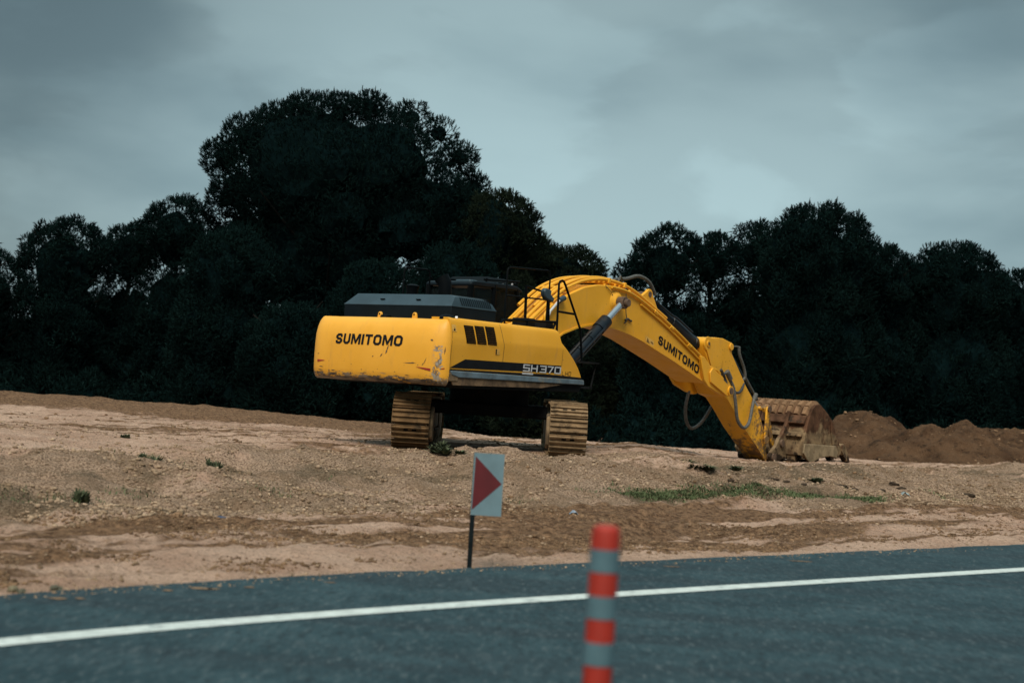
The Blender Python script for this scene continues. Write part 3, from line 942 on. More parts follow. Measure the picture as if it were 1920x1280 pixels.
for k in range(15):
    x = -2.12 + k * .05
    lv.add([(x, -1.026, 2.422), (x + .024, -1.026, 2.422), (x + .024, -1.092, 2.295), (x, -1.092, 2.295)], [(0, 3, 2, 1)])
    lv.add([(x, -.91, 2.460), (x + .024, -.91, 2.460), (x + .024, -1.015, 2.433), (x, -1.015, 2.433)], [(0, 3, 2, 1)])
lv.build('louvres', M['black'], HOOD, smooth=0)
for y in (.47, -.32):
    MB().box((-2.31, y - .045, 2.36), (-2.285, y + .045, 2.375)).build('hood_latch', M['black'], HOOD)
# rear camera / lamp on the corner of the counterweight
RC = MB()
RC.tube([(-2.60, -1.22, 2.03), (-2.60, -1.22, 2.075), (-2.60, -1.22, 2.11), (-2.60, -1.22, 2.125)], [.14, .135, .09, .02], 18).build('rear_camera', M['black'], EXC)
MB().tube([(-2.62, .06, 2.03), (-2.62, .06, 2.085), (-2.62, .06, 2.10)], [.10, .085, .02], 14).build('filler_cap', M['black'], EXC)
MB().cyl((-2.53, -1.33, 2.075), (-2.51, -1.36, 2.075), .028, 12).build('lamp_lens', M['lamp'], EXC)

# -- exhaust stack and air intake on the hood
MB().tube([(-1.40, -.07, 2.40), (-1.40, -.07, 2.60), (-1.40, -.06, 2.70), (-1.43, .0, 2.80)], [.11, .11, .115, .125], 16).build('exhaust_stack', M['black'], EXC)
MB().tube([(-1.45, .62, 2.44), (-1.45, .62, 2.60), (-1.45, .62, 2.66), (-1.45, .62, 2.69)], [.10, .10, .12, .05], 16).build('air_intake', M['black'], EXC)

# -- cab (left front): frame, roof, glass, guard
CAB = empty('cab', (0, 0, 0), 0, EXC)
y0, y1 = .42, 1.40
x0, x1 = -.18, 1.28
cf = MB()
def post(a, b, r=.04):
    cf.tube([a, b], r, 8)
for y in (y0, y1):
    post((x0, y, 1.35), (x0, y, 2.80), .06)
    post((x0 + .62, y, 1.35), (x0 + .62, y, 2.85), .05)
    post((x1 + .12, y, 1.5), (x1 + .05, y, 2.25), .045)
    post((x1 + .05, y, 2.25), (x1 - .22, y, 2.84), .045)
    post((x0, y, 2.05), (x0 + .62, y, 2.03), .05)
cf.box((x0 - .02, y0 - .03, 1.2), (x1 + .15, y1 + .03, 1.58))
cf.box((x0 - .03, y0, 1.58), (x0 + .03, y1, 2.02))
cf.box((x0, y0 - .028, 1.58), (x0 + .62, y0 + .028, 2.03))
cf.build('cab_frame', M['black'], CAB)
rf_ = MB()
rf_.prism([(x0 - .06, 2.78), (x0 - .05, 2.84), (x0 + .05, 2.875), (.75, 2.90), (1.05, 2.885), (1.20, 2.83), (1.22, 2.79), (.9, 2.80)], y0 - .04, y1 + .04)
ROOF = rf_.build('cab_roof', M['hoodbody'], CAB, bevel=.025)
MB().box((x0 + .08, y0 + .1, 2.85), (x0 + .3, y0 + .45, 2.90)).build('roof_hatch', M['hood'], CAB, bevel=.02)
gl = MB()
gl.box((x0 + .66, y0 - .006, 1.62), (x1 - .02, y0 + .006, 2.34))
gl.add([(x0 + .68, y0, 2.34), (x1, y0, 2.34), (x1 - .2, y0, 2.78), (x0 + .68, y0, 2.8)], [(0, 1, 2, 3)])
gl.box((x0 + .06, y0 - .006, 2.08), (x0 + .58, y0 + .006, 2.76))
gl.box((x0 - .006, y0 + .05, 2.06), (x0 + .006, y1 - .05, 2.74))
gl.build('side_window', M['glass'], CAB, smooth=0)
MB().add([(x1 + .12, y0 + .04, 1.58), (x1 + .12, y1 - .04, 1.58), (x1 + .05, y1 - .04, 2.25), (x1 + .05, y0 + .04, 2.25), (x1 - .2, y1 - .04, 2.80), (x1 - .2, y0 + .04, 2.80)], [(0, 1, 2, 3), (3, 2, 4, 5)]).build('windscreen', M['glass'], CAB, smooth=0)
st = MB()
st.prism([(.3, 1.6), (.8, 1.6), (.85, 1.75), (.4, 1.75), (.32, 2.4), (.2, 2.45), (.14, 2.3), (.2, 1.7)], .72, 1.2)
st.build('operator_seat', M['black'], CAB, bevel=.04)
gd = MB()
for k in range(8):
    xx = .30 + k * .105
    gd.add([(xx, y0 + .05, 2.955), (xx + .07, y0 + .05, 2.995), (xx + .07, y1 - .05, 2.995), (xx, y1 - .05, 2.955)], [(0, 1, 2, 3)])
gd.tube([(.22, y0 + .05, 2.93), (1.22, y0 + .05, 2.98)], .018, 8)
gd.tube([(.22, y1 - .05, 2.93), (1.22, y1 - .05, 2.98)], .018, 8)
for xx in (.28, 1.15):
    gd.tube([(xx, y0 + .05, 2.88), (xx, y0 + .05, 2.96)], .018, 8)
gd.build('roof_guard', M['black'], CAB, smooth=0)
for xx, yy in ((1.22, .6), (1.26, .85), (1.30, 1.08), (1.34, 1.3)):
    wl_ = MB().cyl((xx - .05, yy, 2.93), (xx + .02, yy, 2.93), .05, 12).build('work_lamp', M['black'], CAB)
    MB().cyl((xx + .021, yy, 2.93), (xx + .03, yy, 2.93), .045, 12).build('lamp_glass', M['lamp'], CAB)
    MB().cyl((xx - .06, yy, 2.93), (xx - .051, yy, 2.93), .022, 12).build('lamp_back', M['silver'], CAB)

# -- handrails
def rail(name, pts, r=.014, extra=()):
    q = MB()
    q.tube(pts, r, 8)
    for e_ in extra:
        q.tube(e_, r, 8)
    return q.build(name, M['black'], EXC)
def loop(xa, xb, y, z0, z1a, z1b, c=.07):
    return [(xa, y, z0), (xa, y, z1a - c), (xa + c * .35, y, z1a - c * .3), (xa + c, y, z1a), (xb - c, y, z1b), (xb - c * .3, y, z1b - c * .35), (xb, y, z1b - c), (xb, y, z0)]
rail('handrail', loop(-1.27, -.62, 1.0, 2.2, 3.0, 3.01), extra=[[(-.62, 1.0, 2.9), (-.55, 1.0, 2.86)]])
rail('handrail', loop(-.94, .21, -1.0, 2.06, 3.03, 3.075), extra=[[(-.94, -1.0, 2.56), (.21, -1.0, 2.58)], [(-.94, -1.0, 2.2), (-.94, -1.0, 2.1)]])
rail('handrail', [(-.40, -1.0, 2.06), (-.42, -1.0, 2.76), (.2, -1.0, 2.69), (.24, -1.0, 2.06)], .026)
rail('guard_rail', [(-1.42, -1.3, 2.06), (-1.32, -1.3, 2.14), (.05, -1.3, 2.20), (.05, -.75, 2.20)], .02, [[(-.72, -1.3, 2.16), (-.72, -1.3, 2.06)], [(.05, -1.3, 2.2), (-.04, -1.3, 2.06)], [(-.72, -1.3, 2.16), (-.78, -.8, 2.16)]])
rail('grab_rail', [(.50, -1.0, 1.45), (.47, -1.0, 2.88), (.50, -1.0, 2.93), (.56, -1.0, 2.95), (.61, -1.0, 2.93), (.66, -1.0, 2.87), (1.17, -1.0, 2.14), (1.28, -1.0, 1.5)], .02, [[(.49, -1.0, 2.41), (.985, -1.0, 2.40)]])
MI = MB()
MI.tube([(.02, -1.12, 2.60), (.02, -1.12, 2.10)], .016, 8)
MI.build('mirror_post', M['black'], EXC)
mi = MB()
mi.prism([(-.09, 2.58), (.10, 2.53), (.13, 2.60), (.03, 2.66), (.04, 2.73), (-.10, 2.76), (-.16, 2.71), (-.14, 2.63)], -1.19, -1.09)
mi.build('mirror', M['hood'], EXC, bevel=.02)
dk_ = MB()
dk_.box((-1.25, -1.34, 1.30), (-.02, -.46, 2.065))
dk_.prism([(-.02, 1.3), (.55, 1.3), (.40, 1.55), (.02, 1.95), (-.02, 1.95)], -1.38, -.5)
dk_.box((-.62, -1.2, 2.066), (-.38, -.9, 2.22)); dk_.box((-.15, -1.25, 2.066), (.05, -.9, 2.20))
dk_.build('tool_deck', M['frame'], EXC, bevel=.01)
stp = MB()
stp.box((.95, -1.25, 1.56), (1.45, -.75, 1.59)); stp.box((.85, -1.2, 1.12), (1.35, -.75, 1.16))
stp.tube([(1.42, -1.2, 1.58), (1.30, -1.2, 1.14)], .015, 6); stp.tube([(.72, -1.1, 1.45), (1.0, -1.1, 1.575)], .03, 6)
stp.build('access_step', M['frame'], EXC)

# -- boom
BOOM = MB()
bt = [(.22, 1.80), (.62, 2.10), (1.08, 2.44), (1.40, 2.66), (1.68, 2.82), (2.11, 2.98), (2.52, 3.06), (2.93, 3.085), (3.44, 3.045), (3.97, 2.91), (4.98, 2.53), (6.33, 1.92), (6.52, 1.80)]
bb = [(6.62, 1.52), (6.52, 1.385), (5.27, 1.77), (4.06, 2.11), (3.65, 2.20), (3.24, 2.265), (2.87, 2.295), (2.42, 2.295), (1.92, 2.20), (1.52, 2.07), (1.05, 1.80), (.62, 1.52), (.35, 1.46), (.2, 1.6)]
BOOM.prism(bt + bb, -.35, .35)
BO = BOOM.build('boom', M['boom'], EXC, bevel=.018, smooth=22)
# edge welds: rim plates along the upper and lower edge
rim = MB()
for a, b_ in zip(bb[1:-3], bb[2:-2]):
    rim.add([(a[0], -.372, a[1]), (b_[0], -.372, b_[1]), (b_[0], -.372, b_[1] + .035), (a[0], -.372, a[1] + .035), (a[0], -.351, a[1]), (b_[0], -.351, b_[1]), (b_[0], -.351, b_[1] + .035), (a[0], -.351, a[1] + .035)],
            [(0, 1, 2, 3), (3, 2, 6, 7), (0, 4, 5, 1)])
rim.build('edge_flange', M['boom'], BO, smooth=0)
for s in (-1, 1):
    fk = MB()
    fk.prism([(6.15, 2.0 - .06), (6.30, 1.93), (6.56, 1.76), (6.85, 1.60), (7.40, 1.375), (7.455, 1.30), (7.44, 1.215), (7.36, 1.165), (7.24, 1.15), (6.95, 1.20), (6.51, 1.33), (6.35, 1.46)], s * .355, s * .43)
    fk.prism([(6.50, 1.62), (6.60, 1.72), (7.36, 1.385), (7.455, 1.29), (7.40, 1.17), (7.25, 1.15), (6.55, 1.42)], s * .431, s * .47)
    q = fk.build('boom_fork', M['boom'], BO, bevel=.012)
    pn = MB().disc_y(7.34, 1.27, .105, s * .471, s * .50)
    pn.build('pivot_boss', M['boom'], BO)
    MB().disc_y(7.34, 1.27, .072, s * .501, s * .515).build('pivot_pin', M['rust'], BO)
# lettering on the near side
ang_u = Vector((1.555, -.575)); blen = 1.60
ud = Vector((6.205 - 4.63, 1.575 - 2.115)); un = ud.normalized(); vn = Vector((-un.y, un.x))
hb_ = .178
def on_boom(u, v):
    p = Vector((4.64, 2.10)) + ud * (u / tw) + (vn * .985 + un * -.12) * (v * hb_)
    return (p.x, -.356, p.y)
lettering('SUMITOMO', SUMI, .215, .12, .15, on_boom, 'lettering', M['decal'], BO)
MB().add([(4.20, -.355, 2.225), (4.21, -.355, 2.09), (4.50, -.355, 2.00), (4.50, -.355, 2.135)], [(0, 1, 2, 3)]).build('warning_label', M['label'], BO, smooth=0)
MB().add([(4.23, -.359, 2.11), (4.35, -.359, 2.075), (4.27, -.359, 2.19)], [(0, 1, 2)]).add([(4.39, -.359, 2.10), (4.47, -.359, 2.07), (4.47, -.359, 2.10), (4.39, -.359, 2.13)], [(0, 1, 2, 3)]).build('label_sign', M['dirtyyel'], BO, smooth=0)
# dangling wire and torn bit by the boss
MB().tube(spline([(2.75, -.36, 3.06), (2.92, -.37, 2.96), (3.02, -.37, 2.86)]), .006, 5).build('loose_wire', M['hose_dark'], BO)
MB().tube(spline([(3.38, -.40, 2.98), (3.45, -.37, 2.65), (3.50, -.37, 2.5)]), .007, 5).tube(spline([(3.44, -.37, 2.47), (3.52, -.375, 2.5), (3.62, -.37, 2.47), (3.66, -.37, 2.47)], 4), .02, 5).tube(spline([(3.5, -.37, 2.5), (3.46, -.375, 2.44), (3.42, -.37, 2.41)], 4), .014, 5).build('loose_wire', M['hose_dark'], BO)
# pipes over the boom's back
def offs(pts, d):
    out = []
    for i, p in enumerate(pts):
        a, b_ = Vector(pts[max(i - 1, 0)]), Vector(pts[min(i + 1, len(pts) - 1)])
        t = (b_ - a).normalized()
        out.append(Vector(p) + Vector((-t.y, t.x)) * d)
    return out
def top_pipe(i0, i1, d, y, r, ends=()):
    P = offs(bt, d)[i0:i1]
    pts = [(p.x, y, p.y) for p in P]
    return spline(pts, 5)
for y, d, i0, i1 in ((-.27, .10, 1, 11), (-.17, .13, 1, 9), (-.05, .11, 2, 9), (.08, .14, 1, 9), (.20, .11, 1, 9), (.30, .13, 2, 9)):
    MB().tube(top_pipe(i0, i1, d, y, .03), .032, 8).build('hydraulic_pipe', M['boom'], BO)
side1 = [(p.x, -.385, p.y) for p in offs(bt, -.03)[7:]] + [(6.75, -.40, 1.70), (6.90, -.40, 1.66), (7.08, -.40, 1.52)]
MB().tube(spline(side1, 5), .026, 8).build('hydraulic_pipe', M['boom'], BO)
side2 = [(p.x, -.375, p.y) for p in offs(bt, -.105)[9:12]]
MB().tube(spline(side2, 5), .02, 8).build('hydraulic_pipe', M['boom'], BO)
for i in (4, 7, 8):
    p = offs(bt, .10)[i]
    t = (Vector(bt[i + 1]) - Vector(bt[i - 1])).normalized() * .03
    n_ = Vector((-t.y, t.x)).normalized()
    a, b_ = p - n_ * .06, p + n_ * .04
    MB().prism([(a.x - t.x, a.y - t.y), (a.x + t.x, a.y + t.y), (b_.x + t.x, b_.y + t.y), (b_.x - t.x, b_.y - t.y)], -.33, .33).build('pipe_clamp', M['boom'], BO, bevel=.01)
for xx, zz in ((4.45, 2.70), (5.05, 2.44), (5.75, 2.13)):
    MB().tube([(xx - .05, -.38, zz + .025), (xx + .05, -.38, zz - .025)], .042, 8).build('pipe_clamp', M['boom'], BO)
# tangle of hoses at the boom's foot
ht = MB()
for y, a in ((-.30, 0), (-.18, .05), (-.02, -.04), (.12, .06), (.24, 0)):
    ht.tube(spline([(.62 + a, y, 2.22), (.35 + a, y - .03, 2.12), (.05, y - .05, 2.0), (-.15, y, 1.85)]), .034, 8)
ht.tube(spline([(1.2, -.33, 2.58), (.95, -.36, 2.38), (1.0, -.38, 2.20), (1.15, -.38, 2.25)]), .026, 8)
ht.build('hydraulic_hose', M['boom'], BO)
MB().tube([(1.30, -.40, 2.66), (1.44, -.40, 2.72)], .05, 10).build('pipe_coupling', M['hood'], BO)
MB().tube([(.90, -.40, 2.14), (1.05, -.40, 2.45), (1.30, -.40, 2.66)], .024, 8).build('grease_pipe', M['silver'], BO)
MB().tube(spline([(3.36, 0, 3.15), (3.55, 0, 3.25), (3.95, 0, 3.31), (4.35, 0, 3.40), (4.72, 0, 3.33), (4.92, 0, 3.16), (4.98, 0, 3.08)]), .035, 10).tube([(3.45, -.12, 3.14), (3.56, -.12, 3.32), (3.72, -.08, 3.24)], .02, 6).build('rubber_hose', M['hose'], BO)
# bracket for the arm cylinder
bk = MB()
for y in (-.2, .2):
    pts = [(4.0, 2.9), (4.9, 2.58), (4.62, 2.96)] + [(4.44 + .105 * math.cos(a), 3.05 + .105 * math.sin(a)) for a in np.linspace(.1, 2.6, 8)]
    bk.prism(pts, y - .035, y + .035)
BK = bk.build('cylinder_bracket', M['boom'], BO, bevel=.01)
MB().disc_y(4.44, 3.05, .055, -.245, .245).build('bracket_pin', M['rust'], BO)
AC = MB()
AC.tube([(4.48, 0, 3.03), (4.62, 0, 2.98), (4.66, 0, 2.965), (5.55, 0, 2.60), (5.56, 0, 2.60), (6.42, 0, 2.24), (6.43, 0, 2.24), (6.56, 0, 2.19)], [.08, .08, .115, .118, .14, .142, .155, .155], 20)
ACo = AC.build('arm_cylinder', M['cyl'], EXC)
MB().cyl((6.56, 0, 2.19), (6.72, 0, 2.23), .06, 14).build('cylinder_rod', M['chrome'], ACo)
MB().tube(spline([(4.8, -.14, 2.95), (5.4, -.15, 2.72), (5.6, -.17, 2.66), (6.2, -.17, 2.42)]), .022, 6).build('feed_pipe', M['cyl'], ACo)

# boom cylinders, one each side, sharing the boom pin
for s in (-1, 1):
    bc = MB()
    y = s * .50
    A, B_ = Vector((1.05, y, 1.22)), Vector((3.13, y, 2.775))
    d = (B_ - A).normalized()
    top = A + d * 1.98
    bc.tube([A - d * .1, A, A + d * .01, top - d * .3, top - d * .299, top], [.08, .08, .105, .105, .125, .125], 22)
    bc.tube([A + d * .9 + Vector((0, -.13 * 1, .0)), A + d * 1.7 + Vector((0, -.13, 0)), A + d * 1.85 + Vector((0, -.06, .06))], .02, 6)
    for q in (.95, 1.35):
        c_ = A + d * q
        bc.tube([c_ - d * .025, c_ + d * .025], .118, 20)
    o = bc.build('boom_cylinder', M['cyl'], EXC)
    pp = MB()
    pp.tube([A + d * .35 + Vector((0, -.05, -.15)), top - d * .3 + Vector((0, -.05, -.15)), top - d * .12 + Vector((0, -.02, -.11))], .016, 6)
    pp.tube([A + d * .35 + Vector((0, -.05, .16)), A + d * 1.3 + Vector((0, -.05, .16)), A + d * 1.42 + Vector((0, -.02, .11))], .016, 6)
    pp.build('feed_pipe', M['hose_dark'], o)
    MB().cyl(top, B_ - d * .08, .066, 18).build('cylinder_rod', M['chrome'], o)
    ey = MB()
    ey.disc_y(3.13, 2.775, .115, y - .075, y + .075)
    ey.disc_y(3.13, 2.775, .075, y + s * .076, y + s * .15)
    ey.build('rod_eye', M['rust'], o, bevel=.01)
    bs = MB()
    bs.tube([(3.13, s * .35, 2.79), (3.13, s * .375, 2.79), (3.13, s * .41, 2.785), (3.13, s * .424, 2.785)], [.21, .17, .13, .12], 24)
    bs.build('pin_boss', M['boom'], BO)

# -- stick
ST = MB()
arc = lambda cx, cz, r, a0, a1, n=7: [(cx + r * math.cos(a), cz + r * math.sin(a)) for a in np.linspace(rad(a0), rad(a1), n)]
stick_p = (arc(6.66, 2.22, .125, 215, 85) + [(6.95, 2.37), (7.3, 2.37)] + arc(7.62, 2.21, .10, 100, -50) +
           [(7.70, 2.06), (8.0, 1.77), (8.38, 1.40), (8.97, .92), (9.28, .46), (9.40, .22), (9.44, -.02), (9.60, -.20), (9.53, -.27), (9.42, -.22), (9.0, .08), (8.38, .49), (7.91, .86), (7.57, 1.10), (7.40, 1.14), (7.24, 1.17), (7.0, 1.45), (6.58, 2.08)])
ST.prism(stick_p, -.26, .26)
SO = ST.build('stick', M['stick'], EXC, bevel=.015, smooth=22)
for s in (-1, 1):
    q = MB()
    q.prism(arc(6.66, 2.22, .15, 230, 70) + [(7.05, 2.32), (7.3, 1.95), (7.15, 1.5), (6.92, 1.62), (6.62, 2.08)], s * .261, s * .285)
    q.build('reinforcing_plate', M['stick'], SO, bevel=.008)
    MB().disc_y(6.66, 2.22, .07, s * .286, s * .305).build('pin_cap', M['stick'], SO, bevel=.006)
    MB().disc_y(7.62, 2.21, .075, s * .262, s * .295).build('pin_cap', M['stick'], SO, bevel=.006)
    MB().disc_y(6.66, 2.22, .035, s * .306, s * .312).build('pin_bolt', M['rust'], SO)
MB().prism([(7.40, 1.16), (7.6, 1.07), (8.38, .47), (9.0, .06), (9.40, -.24), (9.44, -.20), (9.02, .11), (8.40, .53), (7.62, 1.13), (7.44, 1.2)], -.285, -.262).build('lower_rail', M['stick'], SO, smooth=0)
# bucket cylinder along the stick's upper side
bcM = MB()
A, B_ = Vector((7.76, 0, 2.19)), Vector((9.36, 0, .93))
d = (B_ - A).normalized()
bcM.tube([A, A + d * .12, A + d * .121, A + d * 1.45, A + d * 1.451, A + d * 1.60], [.08, .08, .10, .10, .118, .118], 18)
bc_o = bcM.build('bucket_cylinder', M['cyl'], EXC)
MB().cyl(A + d * 1.60, B_, .055, 14).build('cylinder_rod', M['chrome'], bc_o)
hm = MB()
hm.tube([(7.95, -.14, 2.24), (8.18, -.14, 2.24)], .02, 6)
hm.tube(spline([(8.16, -.15, 2.24), (8.22, -.15, 2.05), (8.42, -.15, 1.80), (8.50, -.15, 1.60), (8.40, -.12, 1.50)]), .034, 8)
hm.tube(spline([(8.5, -.15, 1.60), (8.75, -.15, 1.40), (9.1, -.15, 1.12)]), .028, 8)
hm.build('hose', M['hose'], bc_o)
# hose loops hanging at the elbow
MB().tube(spline([(7.42, -.34, 1.60), (7.62, -.38, 1.35), (7.72, -.40, 1.02), (7.85, -.40, .66), (8.12, -.40, .50), (8.38, -.38, .62), (8.58, -.33, .98), (8.72, -.29, 1.16)], 8), .036, 10).build('hose_loop', M['hose'], SO)
MB().tube(spline([(7.05, .36, 1.22), (7.05, .42, .85), (7.18, .45, .55), (7.42, .46, .42), (7.72, .42, .55), (7.90, .32, .86), (8.0, .24, 1.1)], 8), .036, 10).build('hose_loop', M['hose'], SO)
MB().tube(spline([(7.62, -.30, 1.36), (7.86, -.33, 1.24), (8.10, -.30, 1.30), (8.30, -.24, 1.46)], 6), .03, 8).build('hose_loop', M['hose_dark'], SO)
cp = MB()
cp.tube([(7.36, -.36, 1.68), (7.5, -.37, 1.52)], .055, 10); MB().tube([(8.70, -.29, 1.12), (8.80, -.28, 1.24)], .05, 10).build('hose_coupling', M['hose'], SO)
cp.tube(spline([(7.05, -.39, 1.58), (7.2, -.36, 1.62), (7.4, -.34, 1.64)]), .03, 8)
cp.build('hose_coupling', M['hose'], SO)
# dark clips under the boom pipe at the elbow
MB().tube([(7.0, -.42, 1.70), (7.16, -.42, 1.56)], .03, 8).tube([(7.05, -.44, 1.50), (7.22, -.44, 1.42)], .035, 8).tube([(7.16, -.42, 1.56), (7.40, -.40, 1.30)], .025, 8).build('clip', M['hose_dark'], SO)

# -- bucket linkage
JX, JZ = 9.36, .93
LK = MB()
for q_ in (-1, 1):
    LK.prism([(9.24, .26), (9.36, .24), (9.43, .90), (9.40, .99), (9.31, .99), (9.27, .92)], q_ * .275, q_ * .315)
LK.disc_y(JX, JZ, .05, -.33, .33)
LKo = LK.build('tipping_link', M['stick'], EXC, bevel=.012)
for q_ in (-1, 1):
    L2 = MB()
    L2.prism([(9.28, .95), (9.36, 1.02), (9.45, .98), (9.74, .30), (9.88, .14), (9.84, .04), (9.74, .06), (9.60, .30)], q_ * .17, q_ * .25)
    L2.build('bucket_link', M['stick'], EXC, bevel=.015)
    MB().disc_y(JX, JZ, .075, q_ * .318, q_ * .345).build('link_pin', M['rust'], EXC)
MB().prism([(9.16, .30), (9.26, .36), (9.38, .28), (9.34, .16), (9.2, .16)], -.36, -.318).build('link_lug', M['stick'], EXC, bevel=.01)

# -- bucket
def bucket_shell():
    out = [(10.07, -.06), (10.05, .10), (10.12, .42), (10.22, .66), (10.30, .83), (10.42, 1.00), (10.60, 1.10), (10.78, 1.10), (10.95, 1.02), (11.22, .88), (11.44, .74), (11.60, .50), (11.80, .26), (12.0, .06)]
    inn = [(x - .0 + dx, z + dz) for (x, z), (dx, dz) in zip(out, [(.05, 0), (.05, 0), (.05, -.01), (.05, -.02), (.05, -.03), (.04, -.04), (.02, -.05), (-.01, -.05), (-.03, -.05), (-.03, -.05), (-.04, -.03), (-.05, -.02), (-.05, -.02), (-.05, -.02)])]
    return out, inn
bo, bi = bucket_shell()
BU = MB()
BU.prism(bo + bi[::-1], -.80, .80)
BUC = BU.build('bucket', M['bucket'], EXC, bevel=.01, smooth=30)
for s in (-1, 1):
    sp_ = MB()
    sp_.prism(bo + [(11.95, -.02), (11.72, -.13), (11.35, -.09), (10.95, -.11), (10.62, -.19), (10.42, -.24), (10.20, -.14)], s * .80, s * .845)
    sq = sp_.build('side_plate', M['bucket'], BUC, bevel=.01)
    wp = MB()
    wp.prism([(10.02, .0), (10.06, .20), (10.5, .20), (11.0, .18), (11.62, .17), (11.72, .02), (11.70, -.12), (11.35, -.07), (10.95, -.09), (10.62, -.17), (10.42, -.25), (10.20, -.15)], s * .846, s * .885)
    wp.build('side_cutter', simple_mat('pale_worn_steel', (0.26, 0.20, 0.125), .85, .3, 5, spec=.1, dirt=(0.12, 0.080, 0.045, 1), dirt_amt=.05, bmp=.4), BUC, bevel=.01)
    ws = MB()
    ws.prism([(11.42, .70), (11.56, .48), (11.70, .18), (11.45, .18), (11.36, .45), (11.30, .74)], s * .846, s * .875)
    ws.build('wear_strip', M['bucket'], BUC, bevel=.01)
# ribs bolted over the heel
rb = MB()
for k in range(8):
    yc = -.70 + k * .2
    n_ = 4
    seg = bo[4:11]
    for a, b_ in zip(seg[:-1], seg[1:]):
        ta = Vector((b_[0] - a[0], b_[1] - a[1])).normalized(); nn = Vector((-ta.y, ta.x)) * .075
        rb.add([(a[0], yc - .078, a[1]), (b_[0], yc - .078, b_[1]), (b_[0], yc + .078, b_[1]), (a[0], yc + .078, a[1]),
                (a[0] + nn.x, yc - .045, a[1] + nn.y), (b_[0] + nn.x, yc - .045, b_[1] + nn.y), (b_[0] + nn.x, yc + .045, b_[1] + nn.y), (a[0] + nn.x, yc + .045, a[1] + nn.y)],
               [(4, 5, 6, 7), (0, 4, 7, 3), (1, 2, 6, 5), (0, 1, 5, 4), (3, 7, 6, 2)])
rb.build('wear_rib', simple_mat('rib_lit_rust', (0.20, 0.118, 0.066), .9, .3, 6, spec=.1, dirt=(0.09, 0.05, 0.03, 1), dirt_amt=.03, bmp=.4), BUC, bevel=.008)  # paler than the bucket: light caught by the ribs is in the colour
# stiffener across the hinge face
MB().prism([(10.16, .62), (10.10, .66), (10.24, .84), (10.31, .82)], -.79, .79).prism([(10.0, .36), (10.04, .46), (10.12, .44), (10.10, .34)], -.79, .79).build('torque_tube', M['bucket'], BUC, bevel=.015)
for y in (-.37, .37):
    MB().prism([(9.42, -.22), (9.36, -.12), (9.40, -.02), (9.62, .13), (9.74, .30), (9.88, .40), (10.05, .62), (10.16, .92), (10.34, .86), (10.22, .3), (10.13, -.13), (9.7, -.24)], y - .04, y + .04).build('hinge_ear', M['bucket'], BUC, bevel=.012)
    MB().disc_y(9.84, .18, .085, y - .085, y + .085).build('hinge_pin', M['rust'], BUC)
    MB().disc_y(9.5, -.13, .085, y - .08, y + .08).build('hinge_pin', M['rust'], BUC)
# lip and teeth
MB().prism([(11.95, .10), (12.06, .02), (12.14, -.06), (12.05, -.06), (11.9, .04)], -.84, .84).build('cutting_edge', M['bucket'], BUC, bevel=.01)
tm = M['bucket']
for k in range(5):
    yc = -.80 + k * .40
    t = MB()
    t.prism([(11.92, .16), (12.02, .22), (12.14, .16), (12.32, -.06), (12.42, -.22), (12.39, -.27), (12.33, -.27), (12.10, -.09), (11.94, .05)], yc - .07, yc + .07)
    t.build('bucket_tooth', tm, BUC, bevel=.015)
lp = MB()
for k in range(4):
    yc = -.52 + k * .36
    lp.prism([(10.10, -.02), (10.16, -.02), (10.30, -.20), (10.24, -.25), (10.12, -.22)], yc - .10, yc + .10)
lp.build('lip_shroud', M['bucket'], BUC, bevel=.01)

